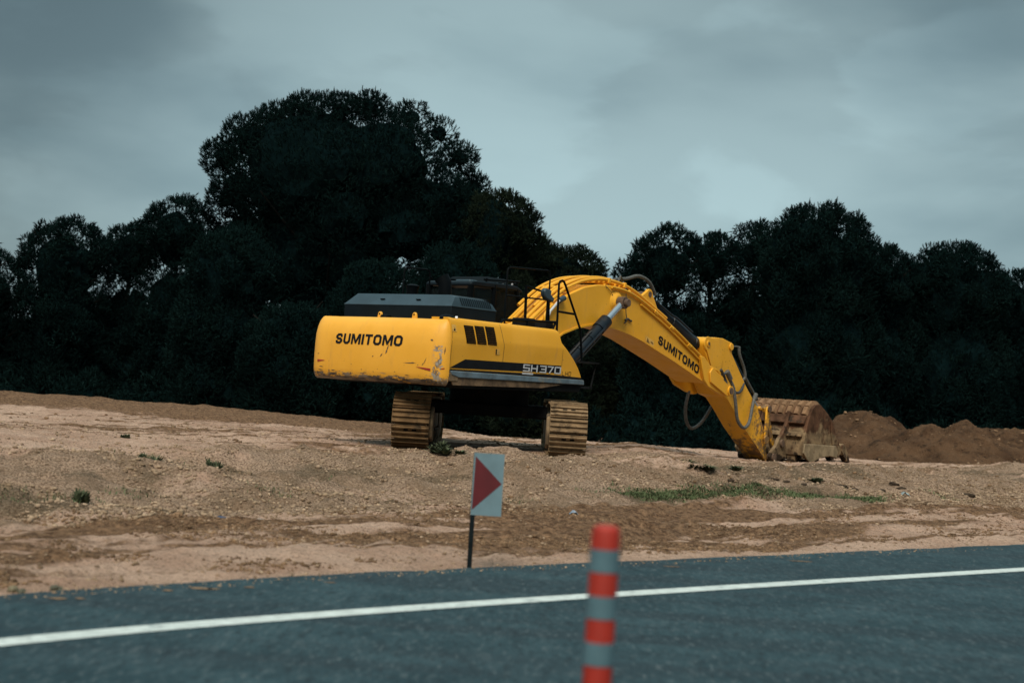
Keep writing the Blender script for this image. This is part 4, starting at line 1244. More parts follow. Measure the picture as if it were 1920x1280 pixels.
# -- undercarriage (its own heading, pointing at the road)
UC = EXC      # local +x of the tracks points along world +Y
def track(yc, pale):
    H, Ln, wd = .88, 5.0, .585
    r = .40
    xs = Ln / 2 - r
    z_c = r + .03
    per = 4 * xs + 2 * math.pi * r
    nS = 46
    def at(s):
        s %= per
        if s < 2 * xs: return (-xs + s, 0), (1, 0)
        s -= 2 * xs
        if s < math.pi * r:
            a = s / r
            return (xs + r * math.sin(a), r - r * math.cos(a)), (math.cos(a), math.sin(a))
        s -= math.pi * r
        if s < 2 * xs: return (xs - s, 2 * r), (-1, 0)
        s -= 2 * xs
        a = s / r
        return (-xs - r * math.sin(a), r + r * math.cos(a)), (-math.cos(a), -math.sin(a))
    q = MB()
    P = per / nS
    dark = MB()
    for k in range(nS):
        (x, z), (tx, tz) = at(k * P)
        nxn, nzn = tz, -tx     # outward
        z += .03
        def T(a, h, y): return (x + tx * a + nxn * h, yc + y, z + tz * a + nzn * h)
        def bx(a0, a1, h0, h1, ya, yb_):
            q.add([T(a0, h0, ya), T(a1, h0, ya), T(a1, h0, yb_), T(a0, h0, yb_), T(a0, h1, ya), T(a1, h1, ya), T(a1, h1, yb_), T(a0, h1, yb_)],
                  [(0, 3, 2, 1), (4, 5, 6, 7), (0, 1, 5, 4), (1, 2, 6, 5), (2, 3, 7, 6), (3, 0, 4, 7)])
        j = .006 * math.sin(k * 12.9)
        bx(-P * .49, P * .45, .002, .020, -wd / 2, wd / 2)
        for a in (-.40, -.05, .30):
            bx(P * a, P * (a + .085), .0205, .047 + j, -wd / 2 + .004, wd / 2 - .004)
        for ya in (-.10, .03):
            if k % 2 == 0:
                dark.add([T(P * -.28, .0215, ya), T(P * -.10, .0215, ya), T(P * -.10, .0215, ya + .07), T(P * -.28, .0215, ya + .07)], [(0, 1, 2, 3)])
    o = q.build('crawler_track', M['shoe_pale'] if pale else M['shoe'], UC, smooth=0)
    o.rotation_euler = (0, 0, TH)
    dark.build('shoe_hole', M['black'], o, smooth=0)
    fr = MB()
    fr.box((-xs + .15, yc - .22, .26), (xs - .15, yc + .22, .66))
    ins = 1 if yc < 0 else -1
    fr.prism([(-xs - .28, .2), (-xs - .34, .42), (-xs - .22, .64), (-xs + .05, .70), (-xs + .22, .5), (-xs + .1, .12)], yc + ins * .27, yc + ins * .34)
    fr.box((-xs - .15, yc - .14, .34), (xs + .15, yc + .14, .56))
    fr.build('track_frame', M['mudframe'], o, bevel=.03)
    for sx, nm in ((-1, 'idler'), (1, 'sprocket')):
        MB().tube([(sx * xs, yc - .26, z_c), (sx * xs, yc - .24, z_c), (sx * xs, yc + .24, z_c), (sx * xs, yc + .26, z_c)], [.30, .375, .375, .30], 28).build(nm, M['mudframe'], o)
    for k in range(8):
        xx = -xs + .45 + k * (2 * xs - .9) / 7
        MB().tube([(xx, yc - .25, .14), (xx, yc + .25, .14)], .10, 14).build('track_roller', M['mudframe'], o)
track(1.165, False)
track(-1.29, True)
cb = MB()
cb.box((-.75, -1.0, .56), (.75, 1.0, .77))
cb.build('car_body', M['frame'], UC, bevel=.03).rotation_euler = (0, 0, TH)

# ------------------------------------------------------------------ road sign with arrow
SG = empty('hazard_marker', (-.219, 10.94, .0))
tag(SG, 'small white board with a red arrow triangle on a dark post by the road', 'road sign')
M['post'] = simple_mat('dark_green_post', (0.006, 0.011, 0.013), .6, .3, 9, spec=.1)
M['signwhite'] = simple_mat('sign_white', (0.125, 0.205, 0.24), .55, .10, 6)
M['signred'] = simple_mat('sign_red', (0.092, 0.007, 0.011), .5, .15, 6)
MB().box((-.018, -.012, -.25), (.018, .012, .868)).build('post', M['post'], SG, bevel=.003)
BD = MB().box((-.015, -.018, .392), (.219, -.0125, .868)).build('board', M['signwhite'], SG)
MB().add([(-.008, -.0195, .432), (.209, -.0195, .640), (-.002, -.0195, .842)], [(0, 1, 2)]).build('arrow', M['signred'], BD, smooth=0)

# ------------------------------------------------------------------ striped flexible post
BL = empty('striped_bollard', (.307, 4.14, .0))
tag(BL, 'red and grey striped flexible lane post standing on the asphalt', 'bollard')
M['bolred'] = simple_mat('bollard_red', (0.31, 0.018, 0.007), .6, .12, 12)
M['bolgrey'] = simple_mat('bollard_reflective', (0.085, 0.160, 0.190), .45, .12, 12)
mb = MB()
mb.tube([(0, 0, .05), (0, 0, .985), (0, 0, 1.002), (0, 0, 1.012)], [.0425, .0425, .039, .028], 36)
post_ = mb.build('post_body', M['bolred'], BL, smooth=30)
z = .945
for k in range(7):
    MB().tube([(0, 0, z - .066), (0, 0, z)], .0438, 36).build('reflective_band', M['bolgrey'], BL)
    z -= .1335
MB().tube([(0, 0, .004), (0, 0, .03), (0, 0, .05), (0, 0, .06)], [.10, .095, .06, .045], 30).build('base', M['black'], BL)

# ------------------------------------------------------------------ dirt heaps (right, far)
HEAPV = []
def heap(name, cx, cy, rx, ry, h, seed, label, extra=()):
    n, m_ = 90, 220
    vs_, fs_ = [], []
    rr = np.linspace(0, 1.15, n)
    aa = np.linspace(0, 2 * math.pi, m_, endpoint=False)
    A, Rr = np.meshgrid(aa, rr)
    X = cx + rx * Rr * np.cos(A) * (1 + .12 * np.sin(3 * A + seed))
    Y = cy + ry * Rr * np.sin(A) * (1 + .12 * np.cos(2 * A + seed))
    Z = h * np.clip(1 - Rr ** 1.5, -.2, 1)
    for (ex, ey, er, eh) in extra:
        Z = np.maximum(Z, eh * (1 - np.hypot((X - ex) / er, (Y - ey) / er) ** 1.2))
    Z = Z + .24 * fbm(X / 1.0, Y / 1.0, seed, 4) * np.clip(1.2 - Rr, 0, 1) + .20 * fbm(X / .42, Y / .42, seed + 9, 4)
    Z = Z + .05
    V = np.stack([X.ravel(), Y.ravel(), Z.ravel()], -1)
    id_ = np.arange(n * m_).reshape(n, m_)
    q = np.stack([id_[:-1, :], id_[1:, :], np.roll(id_, -1, 1)[1:, :], np.roll(id_, -1, 1)[:-1, :]], -1).reshape(-1)
    o = np_mesh(name, V, q, 4, [M['heap']], smooth=True)
    HEAPV.append(V)
    tag(o, label, 'dirt heap', 'dirt heaps at the edge of the site')
    return o
def heap_mat():
    mt, nt, b = new_mat('dug_earth')
    co = objco(nt)
    f1 = noise(nt, co, 1.2, 8, .65)
    f2 = noise(nt, co, 7, 8, .7)
    c = mixc(nt, remap(nt, f1, .35, .65), (0.062, 0.034, 0.019), (0.118, 0.068, 0.038))
    c = mixc(nt, remap(nt, f2, .56, .75, 0, .6), c, (0.23, 0.15, 0.095))
    c = mixc(nt, remap(nt, noise(nt, co, 3.2, 8, .75), .47, .36, 0, .85), c, (0.034, 0.021, 0.013))
    nt.links.new(c, b.inputs['Base Color'])
    b.inputs['Roughness'].default_value = .95
    b.inputs['Specular IOR Level'].default_value = .1
    bump(nt, b, mth(nt, 'ADD', f2, noise(nt, co, 24, 5)), .8, .12)
    return mt
M['heap'] = heap_mat()
heap('dirt_heap', 9.75, 38.8, 2.2, 2.4, 1.13, 3, 'steep reddish dirt heap just right of the excavator bucket', [(10.35, 38.6, 1.5, 1.02)])
heap('dirt_heap', 12.0, 37.2, 2.5, 2.0, .95, 8, 'long reddish dirt heap with two humps, middle of the three', [(11.9, 36.9, 2.0, 1.06), (10.9, 37.4, 1.9, 1.04)])
heap('dirt_heap', 15.3, 43.5, 2.8, 2.5, .98, 14, 'farthest low dirt heap at the right edge, partly behind the long heap')

# ------------------------------------------------------------------ stones, grass, weeds, litter
def ico():
    t = (1 + 5 ** .5) / 2
    v = np.array([(-1, t, 0), (1, t, 0), (-1, -t, 0), (1, -t, 0), (0, -1, t), (0, 1, t), (0, -1, -t), (0, 1, -t), (t, 0, -1), (t, 0, 1), (-t, 0, -1), (-t, 0, 1)], float)
    v /= np.linalg.norm(v[0])
    f = np.array([(0, 11, 5), (0, 5, 1), (0, 1, 7), (0, 7, 10), (0, 10, 11), (1, 5, 9), (5, 11, 4), (11, 10, 2), (10, 7, 6), (7, 1, 8), (3, 9, 4), (3, 4, 2), (3, 2, 6), (3, 6, 8), (3, 8, 9), (4, 9, 5), (2, 4, 11), (6, 2, 10), (8, 6, 7), (9, 8, 1)])
    return v, f
IV, IF = ico()
def stones(xs, ys, sizes):
    n = len(xs)
    zs = ground_final(xs, ys)
    zs = np.where(ys < edge_y(xs) + .05, 0.0, zs)
    a = rng.uniform(0, 2 * math.pi, n)
    sc_ = np.stack([rng.uniform(.7, 1.3, n), rng.uniform(.6, 1.2, n), rng.uniform(.4, .85, n)], -1) * sizes[:, None]
    V = IV[None] * sc_[:, None, :] * rng.uniform(.75, 1.2, (n, 12, 1))
    c, s = np.cos(a)[:, None], np.sin(a)[:, None]
    X = V[..., 0] * c - V[..., 1] * s
    Y = V[..., 0] * s + V[..., 1] * c
    V = np.stack([X + xs[:, None], Y + ys[:, None], V[..., 2] + (zs + sizes * .15)[:, None]], -1).reshape(-1, 3)
    Fc = (IF[None] + (np.arange(n) * 12)[:, None, None]).reshape(-1)
    return V, Fc
def stone_mat():
    mt, nt, b = new_mat('stone')
    co = objco(nt)
    g = nd(nt, 'ShaderNodeNewGeometry')
    r_ = g.outputs['Random Per Island']
    c = mixc(nt, r_, (0.14, 0.096, 0.062), (0.42, 0.31, 0.215))
    c = mixc(nt, remap(nt, noise(nt, co, 1.1, 4), .45, .6, 0, .5), c, (0.20, 0.14, 0.085))
    nt.links.new(c, b.inputs['Base Color'])
    b.inputs['Roughness'].default_value = .95
    b.inputs['Specular IOR Level'].default_value = .15
    return mt
M['stone'] = stone_mat()
def scatter(n, off_lo, off_hi, smin, smax, px0=-60, px1=1980, pw=2.2):
    az = rng.uniform(az_of(px0), az_of(px1), n * 2)
    of = rng.uniform(off_lo, off_hi, n * 2)
    # find y with y - edge_y(az*y) = off
    y = np.full(n * 2, 14.0)
    for _ in range(25):
        y = .5 * y + .5 * (edge_y(az * y) + of)
    x = az * y
    k = fbm(x / 1.6, y / 1.1, 101, 3) > -.25
    x, y = x[k][:n], y[k][:n]
    s = smin * (smax / smin) ** (rng.random(len(x)) ** pw)
    return x, y, s
a = scatter(30000, 4.6, 12.5, .007, .034, pw=3.0)
b2 = scatter(4000, .15, 5.0, .005, .022, pw=2.6)
c2 = scatter(4000, 11, 22, .010, .04, pw=2.8)
e2 = scatter(900, -.35, .15, .004, .016, pw=3.0)
d2 = scatter(5000, 4.3, 6.6, .008, .035, 1560, 1990, 2.6)
xs_, ys_, ss_ = [np.concatenate(t) for t in zip(a, b2, c2, d2, e2)]
V, Fc = stones(xs_, ys_, ss_)
o = np_mesh('gravel', V, Fc, 3, [M['stone']])
tag(o, kind='stuff')
# dark clods of turned soil lying in the churned strip and along the berm's foot
M['clod'] = simple_mat('soil_clod', (0.17, 0.108, 0.064), .95, .5, 3, spec=.1)
a = scatter(26000, .5, 5.4, .006, .026, pw=2.6)
k = fbm(a[0] / 1.3, a[1] / .8, 73, 3) > -.05
b2 = scatter(500, 5.2, 8.5, .010, .05, 900, 1980, 2.6)
c2 = scatter(900, 14, 26, .010, .05, -60, 1400, 2.8)
xs_, ys_, ss_ = [np.concatenate(t) for t in zip([q[k] for q in a], b2, c2)]
V, Fc = stones(xs_, ys_, ss_)
for hv in HEAPV:
    pk = hv[rng.integers(0, len(hv), 300)]
    sz = .018 * 4.0 ** (rng.random(300) ** 3)
    v2, f2_ = stones(pk[:, 0] + rng.normal(0, .05, 300), pk[:, 1], sz)
    v2[:, 2] += np.repeat(pk[:, 2] - ground_final(pk[:, 0], pk[:, 1]) - .02, 12)
    Fc = np.concatenate([Fc, f2_ + len(V)]); V = np.concatenate([V, v2])
o = np_mesh('dirt_clods', V, Fc, 3, [M['clod']])
tag(o, kind='stuff')

LAST = []
def rock(x, y, r, mat, label, seed):
    rs = np.random.default_rng(seed)
    me = bpy.data.meshes.new('rock')
    import bmesh
    bm = bmesh.new()
    bmesh.ops.create_icosphere(bm, subdivisions=3, radius=1)
    for v in bm.verts:
        p = np.array(v.co)
        n = float(fbm(np.array([p[0] * 1.3 + seed]), np.array([p[1] * 1.3 + p[2] * 1.7]), seed, 3)[0])
        v.co = Vector((p[0] * 1.1, p[1] * .9, p[2] * .75)) * (1 + .45 * n)
    bm.to_mesh(me); bm.free()
    me.materials.append(mat)
    o = bpy.data.objects.new('rock', me)
    COL.objects.link(o)
    o.scale = (r, r, r)
    o.location = (x, y, gz(x, y) + r * .35)
    o.rotation_euler = (0, 0, seed)
    tag(o, label, 'rock', 'rocks lying at the road edge')
    LAST.append(o)
M['rock'] = simple_mat('rock_grey_green', (0.10, 0.10, 0.075), .95, .4, 5, spec=.1, bmp=.5)
M['rock_pale'] = simple_mat('rock_tan', (0.17, 0.15, 0.10), .95, .35, 5, spec=.1, bmp=.5)
rock(-2.70, 8.78, .033, M['rock'], 'rounder grey rock at the road edge, right of the pair', 3)
rock(-2.86, 8.64, .026, M['rock'], 'small dark rock at the road edge, between the round and the flat one', 5)
rock(-2.92, 8.66, .036, M['rock_pale'], 'flat tan rock at the road edge, leftmost by the asphalt', 8)

def clod(px, Y, r, seed):
    x = az_of(px) * Y
    rock(x, Y, r, M['clod_dark'], 'dark clod of earth at the foot of the right bank', seed)
    o = LAST[-1]
    o.scale.z *= .6; o.scale.x *= 1.35; o.location.z -= r * .35
    o.name = 'earth_clod'
    o['category'] = 'clod'
    o['group'] = 'dark clods along the foot of the right bank'
M['clod_dark'] = simple_mat('dark_brown_earth', (0.045, 0.032, 0.022), .95, .4, 6, spec=.1, bmp=.5)  # darker brown than the other soil clods
for k, (px, Y, r) in enumerate([(1520, 20.9, .06), (1590, 21.3, .09), (1612, 21.2, .07), (1668, 21.5, .06), (1690, 21.9, .08), (1704, 21.7, .05), (1728, 22.0, .06), (1762, 22.2, .07), (1828, 22.6, .10), (1490, 20.9, .05), (1385, 20.6, .06), (1462, 20.9, .07)]):
    clod(px, Y + .5, r, 20 + k)
# blades
M['blade'] = simple_mat('grass_green', (0.085, 0.110, 0.052), .8, .4, 4, spec=.1)
M['weed'] = simple_mat('weed_green', (0.080, 0.098, 0.056), .8, .4, 6, spec=.1)
def blades(xs, ys, h, spread, lean=.5):
    n = len(xs)
    zs = ground_final(xs, ys)
    a = rng.uniform(0, 2 * math.pi, n)
    l = h * rng.uniform(.4, 1.1, n)
    w = .005
    dx, dy = np.cos(a), np.sin(a)
    ln = rng.uniform(.1, lean, n) * l
    base = np.stack([xs, ys, zs - .01], -1)
    side = np.stack([-dy, dx, np.zeros(n)], -1) * w
    mid = base + np.stack([dx * ln * .35, dy * ln * .35, l * .6], -1)
    tip = base + np.stack([dx * ln, dy * ln, l], -1)
    V = np.stack([base - side, base + side, mid + side * .8, mid - side * .8, tip], 1).reshape(-1, 3)
    i = (np.arange(n) * 5)[:, None]
    Fc = np.concatenate([i + np.array([[0, 1, 2]]), i + np.array([[0, 2, 3]]), i + np.array([[3, 2, 4]])], 1).reshape(-1)
    return V, Fc
gxs, gys = [], []
def patch(px, Y, sx, sy, n):
    x = az_of(px) * Y
    gxs.append(x + rng.normal(0, sx, n)); gys.append(Y + rng.normal(0, sy, n))
for px in range(1190, 1660, 18):
    Y = np.interp(px, [1190, 1640], [18.7, 20.9])
    patch(px, Y + rng.normal(0, .10), .14, .22, int(rng.integers(200, 800)))
for px, Y, n in [(1780, 22.3, 120), (1830, 22.4, 60), (60, 13.7, 70), (20, 13.5, 40), (130, 13.9, 50), (170, 14.2, 60), (250, 14.6, 50), (270, 14.9, 30), (530, 15.7, 60), (560, 15.9, 30), (990, 17.3, 60), (960, 17.2, 50), (1130, 18.1, 60),
                 (280, 17.3, 60), (300, 17.5, 60), (640, 17.5, 40)]:
    patch(px, Y, .16, .13, n)
V, Fc = blades(np.concatenate(gxs), np.concatenate(gys), .055, 1, 1.5)
o = np_mesh('grass', V, Fc, 3, [M['blade']])
tag(o, kind='stuff')
def weed(px, Y, r, h, n, label):
    x = az_of(px) * Y
    root = empty('weed', (x, Y, gz(x, Y)))
    n = int(n * 2.2)
    cx_ = rng.normal(0, r * .75, 5); cy_ = rng.normal(0, r * .6, 5); ch_ = rng.uniform(.35, 1.0, 5); kk = rng.integers(0, 5, n)
    xs = rng.normal(0, r * .28, n); ys = rng.normal(0, r * .28, n)
    a = np.arctan2(ys, xs) + rng.normal(0, .5, n)
    l = 1.35 * h * rng.uniform(.25, 1.1, n) * np.exp(-(xs ** 2 + ys ** 2) / (r * r))
    out = rng.uniform(.1, .6, n) * r
    w = .012
    l = l * ch_[kk]
    ox, oy = cx_[kk], cy_[kk]
    base = np.stack([xs * .3 + ox, ys * .3 + oy, np.full(n, -.01)], -1)
    tip = np.stack([xs + ox + np.cos(a) * out, ys + oy + np.sin(a) * out, l], -1)
    mid = (base + tip) / 2 + np.stack([np.zeros(n), np.zeros(n), l * .25], -1)
    side = np.stack([-np.sin(a), np.cos(a), np.zeros(n)], -1) * w
    V = np.stack([base - side, base + side, mid + side, mid - side, tip], 1).reshape(-1, 3)
    i = (np.arange(n) * 5)[:, None]
    Fc = np.concatenate([i + np.array([[0, 1, 2]]), i + np.array([[0, 2, 3]]), i + np.array([[3, 2, 4]])], 1).reshape(-1)
    o = np_mesh('leaves', V, Fc, 3, [M['weed']], root)
    MB().tube([(0, 0, -.03), (0, 0, h * .4), (.01, .01, h * .8)], [.008, .006, .002], 6).build('stem', M['weed'], root)
    tag(root, label, 'weed', 'weeds on the gravel bank')
weed(847, 20.2, .17, .14, 260, 'dark bushy weed on the bank just left of the hazard sign')
weed(318, 16.4, .13, .13, 220, 'leaning green weed on the left bank, below the two upright tufts')
weed(415, 17.6, .09, .15, 150, 'upright weed on the left bank, right of the leaning one')
weed(284, 17.2, .08, .09, 110, 'pale small weed high on the left bank')
weed(165, 14.2, .07, .12, 110, 'small upright weed at the foot of the left bank')
weed(250, 20.4, .07, .07, 90, 'small dark tuft alone on the pale flat above the left bank')
weed(1345, 21.6, .22, .09, 260, 'low wide dark weed on the bank below the excavator boom')
weed(1545, 22.3, .10, .08, 120, 'low dark tuft on the bank below the excavator bucket')

def litter(px, Y, sx, sz, col, label, cat):
    x = az_of(px) * Y
    mt = simple_mat('litter_plastic', col, .5, .15, 20)
    me = MB()
    n = 5
    r = random.Random(px)
    P = [[(-sx + 2 * sx * i / n, -.05 + .1 * j / n, sz * (.4 + .6 * r.random()) * math.sin(math.pi * (i + .5) / (n + 1))) for j in range(n + 1)] for i in range(n + 1)]
    me.add([p for row in P for p in row], [(i * (n + 1) + j, (i + 1) * (n + 1) + j, (i + 1) * (n + 1) + j + 1, i * (n + 1) + j + 1) for i in range(n) for j in range(n)])
    o = me.build('litter', mt, smooth=0)
    sdf = o.modifiers.new('thick', 'SOLIDIFY'); sdf.thickness = .004
    o.location = (x, Y, gz(x, Y) + .005)
    tag(o, label, cat)
litter(1712, 21.6, .07, .08, (.24, .30, .31), 'crumpled pale plastic scrap at the foot of the right bank', 'litter')
litter(1095, 16.0, .05, .05, (.18, .23, .30), 'small bluish plastic scrap on the brown soil behind the bollard', 'litter')
litter(437, 13.3, .07, .03, (.03, .05, .10), 'dark blue flat scrap on the soil below the left bank', 'litter')
litter(510, 13.5, .10, .02, (.30, .33, .33), 'flat grey scrap on the soil right of the blue one', 'litter')

# ------------------------------------------------------------------ pine trees
def foliage_mat(name, a, b_):
    mt, nt, bs = new_mat(name)
    co = objco(nt)
    g = nd(nt, 'ShaderNodeNewGeometry')
    f = noise(nt, co, .55, 5, .6)
    c = mixc(nt, remap(nt, f, .35, .68), a, b_)
    c = mixc(nt, mth(nt, 'MULTIPLY', g.outputs['Random Per Island'], .35), c, tuple(v * 1.4 for v in b_))
    nt.links.new(c, bs.inputs['Base Color'])
    bs.inputs['Roughness'].default_value = .8
    bs.inputs['Specular IOR Level'].default_value = .03
    return mt
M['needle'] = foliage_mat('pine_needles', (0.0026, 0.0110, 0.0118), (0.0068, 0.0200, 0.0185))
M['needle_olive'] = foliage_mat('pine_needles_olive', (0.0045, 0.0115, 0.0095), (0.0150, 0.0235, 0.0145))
M['core_shade'] = simple_mat('crown_inner_shade', (0.0020, 0.0075, 0.0085), .95, .3, 6, spec=.02)  # near-black core colour, paints the shade inside the crowns
M['bark'] = simple_mat('pine_bark', (0.012, 0.012, 0.011), .95, .4, 8, spec=.1, bmp=.6)
# bottle-brush tuft: needles splayed along a short twig
def make_tuft(n, seed, fat=1.0):
    r = np.random.default_rng(seed)
    t = r.random(n)
    a = r.uniform(0, 2 * math.pi, n)
    splay = np.radians(r.uniform(14, 52, n)) * (1 - .5 * t)
    base = np.stack([np.zeros(n), np.zeros(n), t * .62], -1)
    d = np.stack([np.cos(a) * np.sin(splay), np.sin(a) * np.sin(splay), np.cos(splay)], -1)
    tip = base + d * r.uniform(.26, .40, n)[:, None]
    s = np.stack([-np.sin(a), np.cos(a), np.zeros(n)], -1) * (.042 * fat)
    V = np.stack([base - s, base + s, tip], 1)
    return V            # (n, 3, 3)
TUFTS = [make_tuft(20, s) for s in range(5)]
INNER = [make_tuft(22, 20 + s, 1.0) for s in range(3)]
def place_tufts(P, D, S, kinds):
    out = []
    n = len(P)
    ref = np.where(np.abs(D[:, 2:3]) < .9, np.array([[0, 0, 1.]]), np.array([[1., 0, 0]]))
    U = np.cross(ref, D); U /= np.linalg.norm(U, axis=1, keepdims=True)
    Wv = np.cross(D, U)
    ph = rng.uniform(0, 2 * math.pi, n)[:, None]
    U2 = U * np.cos(ph) + Wv * np.sin(ph)
    W2 = -U * np.sin(ph) + Wv * np.cos(ph)
    kk = rng.integers(0, len(kinds), n)
    for k, T in enumerate(kinds):
        m_ = kk == k
        if not m_.any(): continue
        v = (T[None, ..., 0, None] * U2[m_][:, None, None, :] + T[None, ..., 1, None] * W2[m_][:, None, None, :] + T[None, ..., 2, None] * D[m_][:, None, None, :])
        v = v * S[m_][:, None, None, None] + P[m_][:, None, None, :]
        out.append(v.reshape(-1, 3))
    return np.concatenate(out)
def rand_dirs(n):
    v = rng.normal(size=(n, 3))
    return v / np.linalg.norm(v, axis=1, keepdims=True)
def subdiv(v, f):
    v = list(map(tuple, v)); cache = {}; out = []
    def mid(a, b):
        k = (min(a, b), max(a, b))
        if k not in cache:
            p = np.array(v[a]) + np.array(v[b]); p /= np.linalg.norm(p)
            v.append(tuple(p)); cache[k] = len(v) - 1
        return cache[k]
    for a, b, c in f:
        x, y, z = mid(a, b), mid(b, c), mid(c, a)
        out += [(a, x, z), (b, y, x), (c, z, y), (x, y, z)]
    return np.array(v), np.array(out)
CV, CF = subdiv(*subdiv(IV, IF))
def in_lobe(P, L, k):
    return (((P - L[:3]) / (L[3:] * k)) ** 2).sum(1) < 1
def crown(lobes, size, dens, holes=0.0, mat=None, parent=None):
    lobes = np.array(lobes, float)
    allv = []; heart = []
    for i, L in enumerate(lobes):
        area = 4 * math.pi * ((L[3] * L[4]) ** 1.6 + (L[3] * L[5]) ** 1.6 + (L[4] * L[5]) ** 1.6) ** (1 / 1.6) / 3 ** (1 / 1.6)
        n = int(area / (size * size) * dens * 3.0)
        d = rand_dirs(n)
        # the side turned away from the site is sparser
        d = d[(d[:, 1] < .35) | (rng.random(n) < .4)]
        n = len(d)
        P = L[:3] + d * L[3:] * rng.uniform(.84, 1.0, (n, 1))
        nrm = d / L[3:]
        nrm /= np.linalg.norm(nrm, axis=1, keepdims=True)
        keep = np.ones(n, bool)
        for j, K in enumerate(lobes):
            if j != i:
                keep &= ~in_lobe(P, K, .84)
        keep &= P[:, 2] > .15
        if holes:
            hn = fbm(P[:, 0] / .9 + P[:, 2] * .6, P[:, 2] / .7 + P[:, 1] * .5, 131, 2)
            keep &= hn > -.55 + holes
        P, nrm = P[keep], nrm[keep]
        D = nrm * .8 + np.array([0, 0, .7]) + rng.normal(0, .22, P.shape)
        D /= np.linalg.norm(D, axis=1, keepdims=True)
        S = size * rng.uniform(.7, 1.35, len(P))
        if len(P): allv.append(place_tufts(P - D * S[:, None] * .45, D, S, TUFTS))
        # inner mass of twigs and older needles
        n2 = int(n * (.85 if min(L[3], L[5]) < 1.3 else .5))
        d = rand_dirs(n2)
        P = L[:3] + d * L[3:] * rng.uniform(.45, .86, (n2, 1))
        if holes:
            hn = fbm(P[:, 0] / .9 + P[:, 2] * .6, P[:, 2] / .7 + P[:, 1] * .5, 131, 2)
            P = P[hn > -.55 + holes]
        P = P[P[:, 2] > .1]
        D = rand_dirs(len(P)); S = size * 1.25 * rng.uniform(.8, 1.3, len(P))
        if len(P): allv.append(place_tufts(P, D, S, INNER))
        # dense lumpy heart of each bough, a dark core standing in for inner shade
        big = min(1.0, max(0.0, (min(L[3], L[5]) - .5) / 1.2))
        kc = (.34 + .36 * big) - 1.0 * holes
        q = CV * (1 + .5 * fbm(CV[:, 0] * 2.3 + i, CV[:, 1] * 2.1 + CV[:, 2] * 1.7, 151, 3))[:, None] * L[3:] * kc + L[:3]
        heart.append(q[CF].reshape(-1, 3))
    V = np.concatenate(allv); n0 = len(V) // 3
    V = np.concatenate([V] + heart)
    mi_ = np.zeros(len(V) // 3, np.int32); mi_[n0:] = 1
    return np_mesh('crown', V, np.arange(len(V)), 3, [mat, M['core_shade']], parent, mat_idx=mi_)

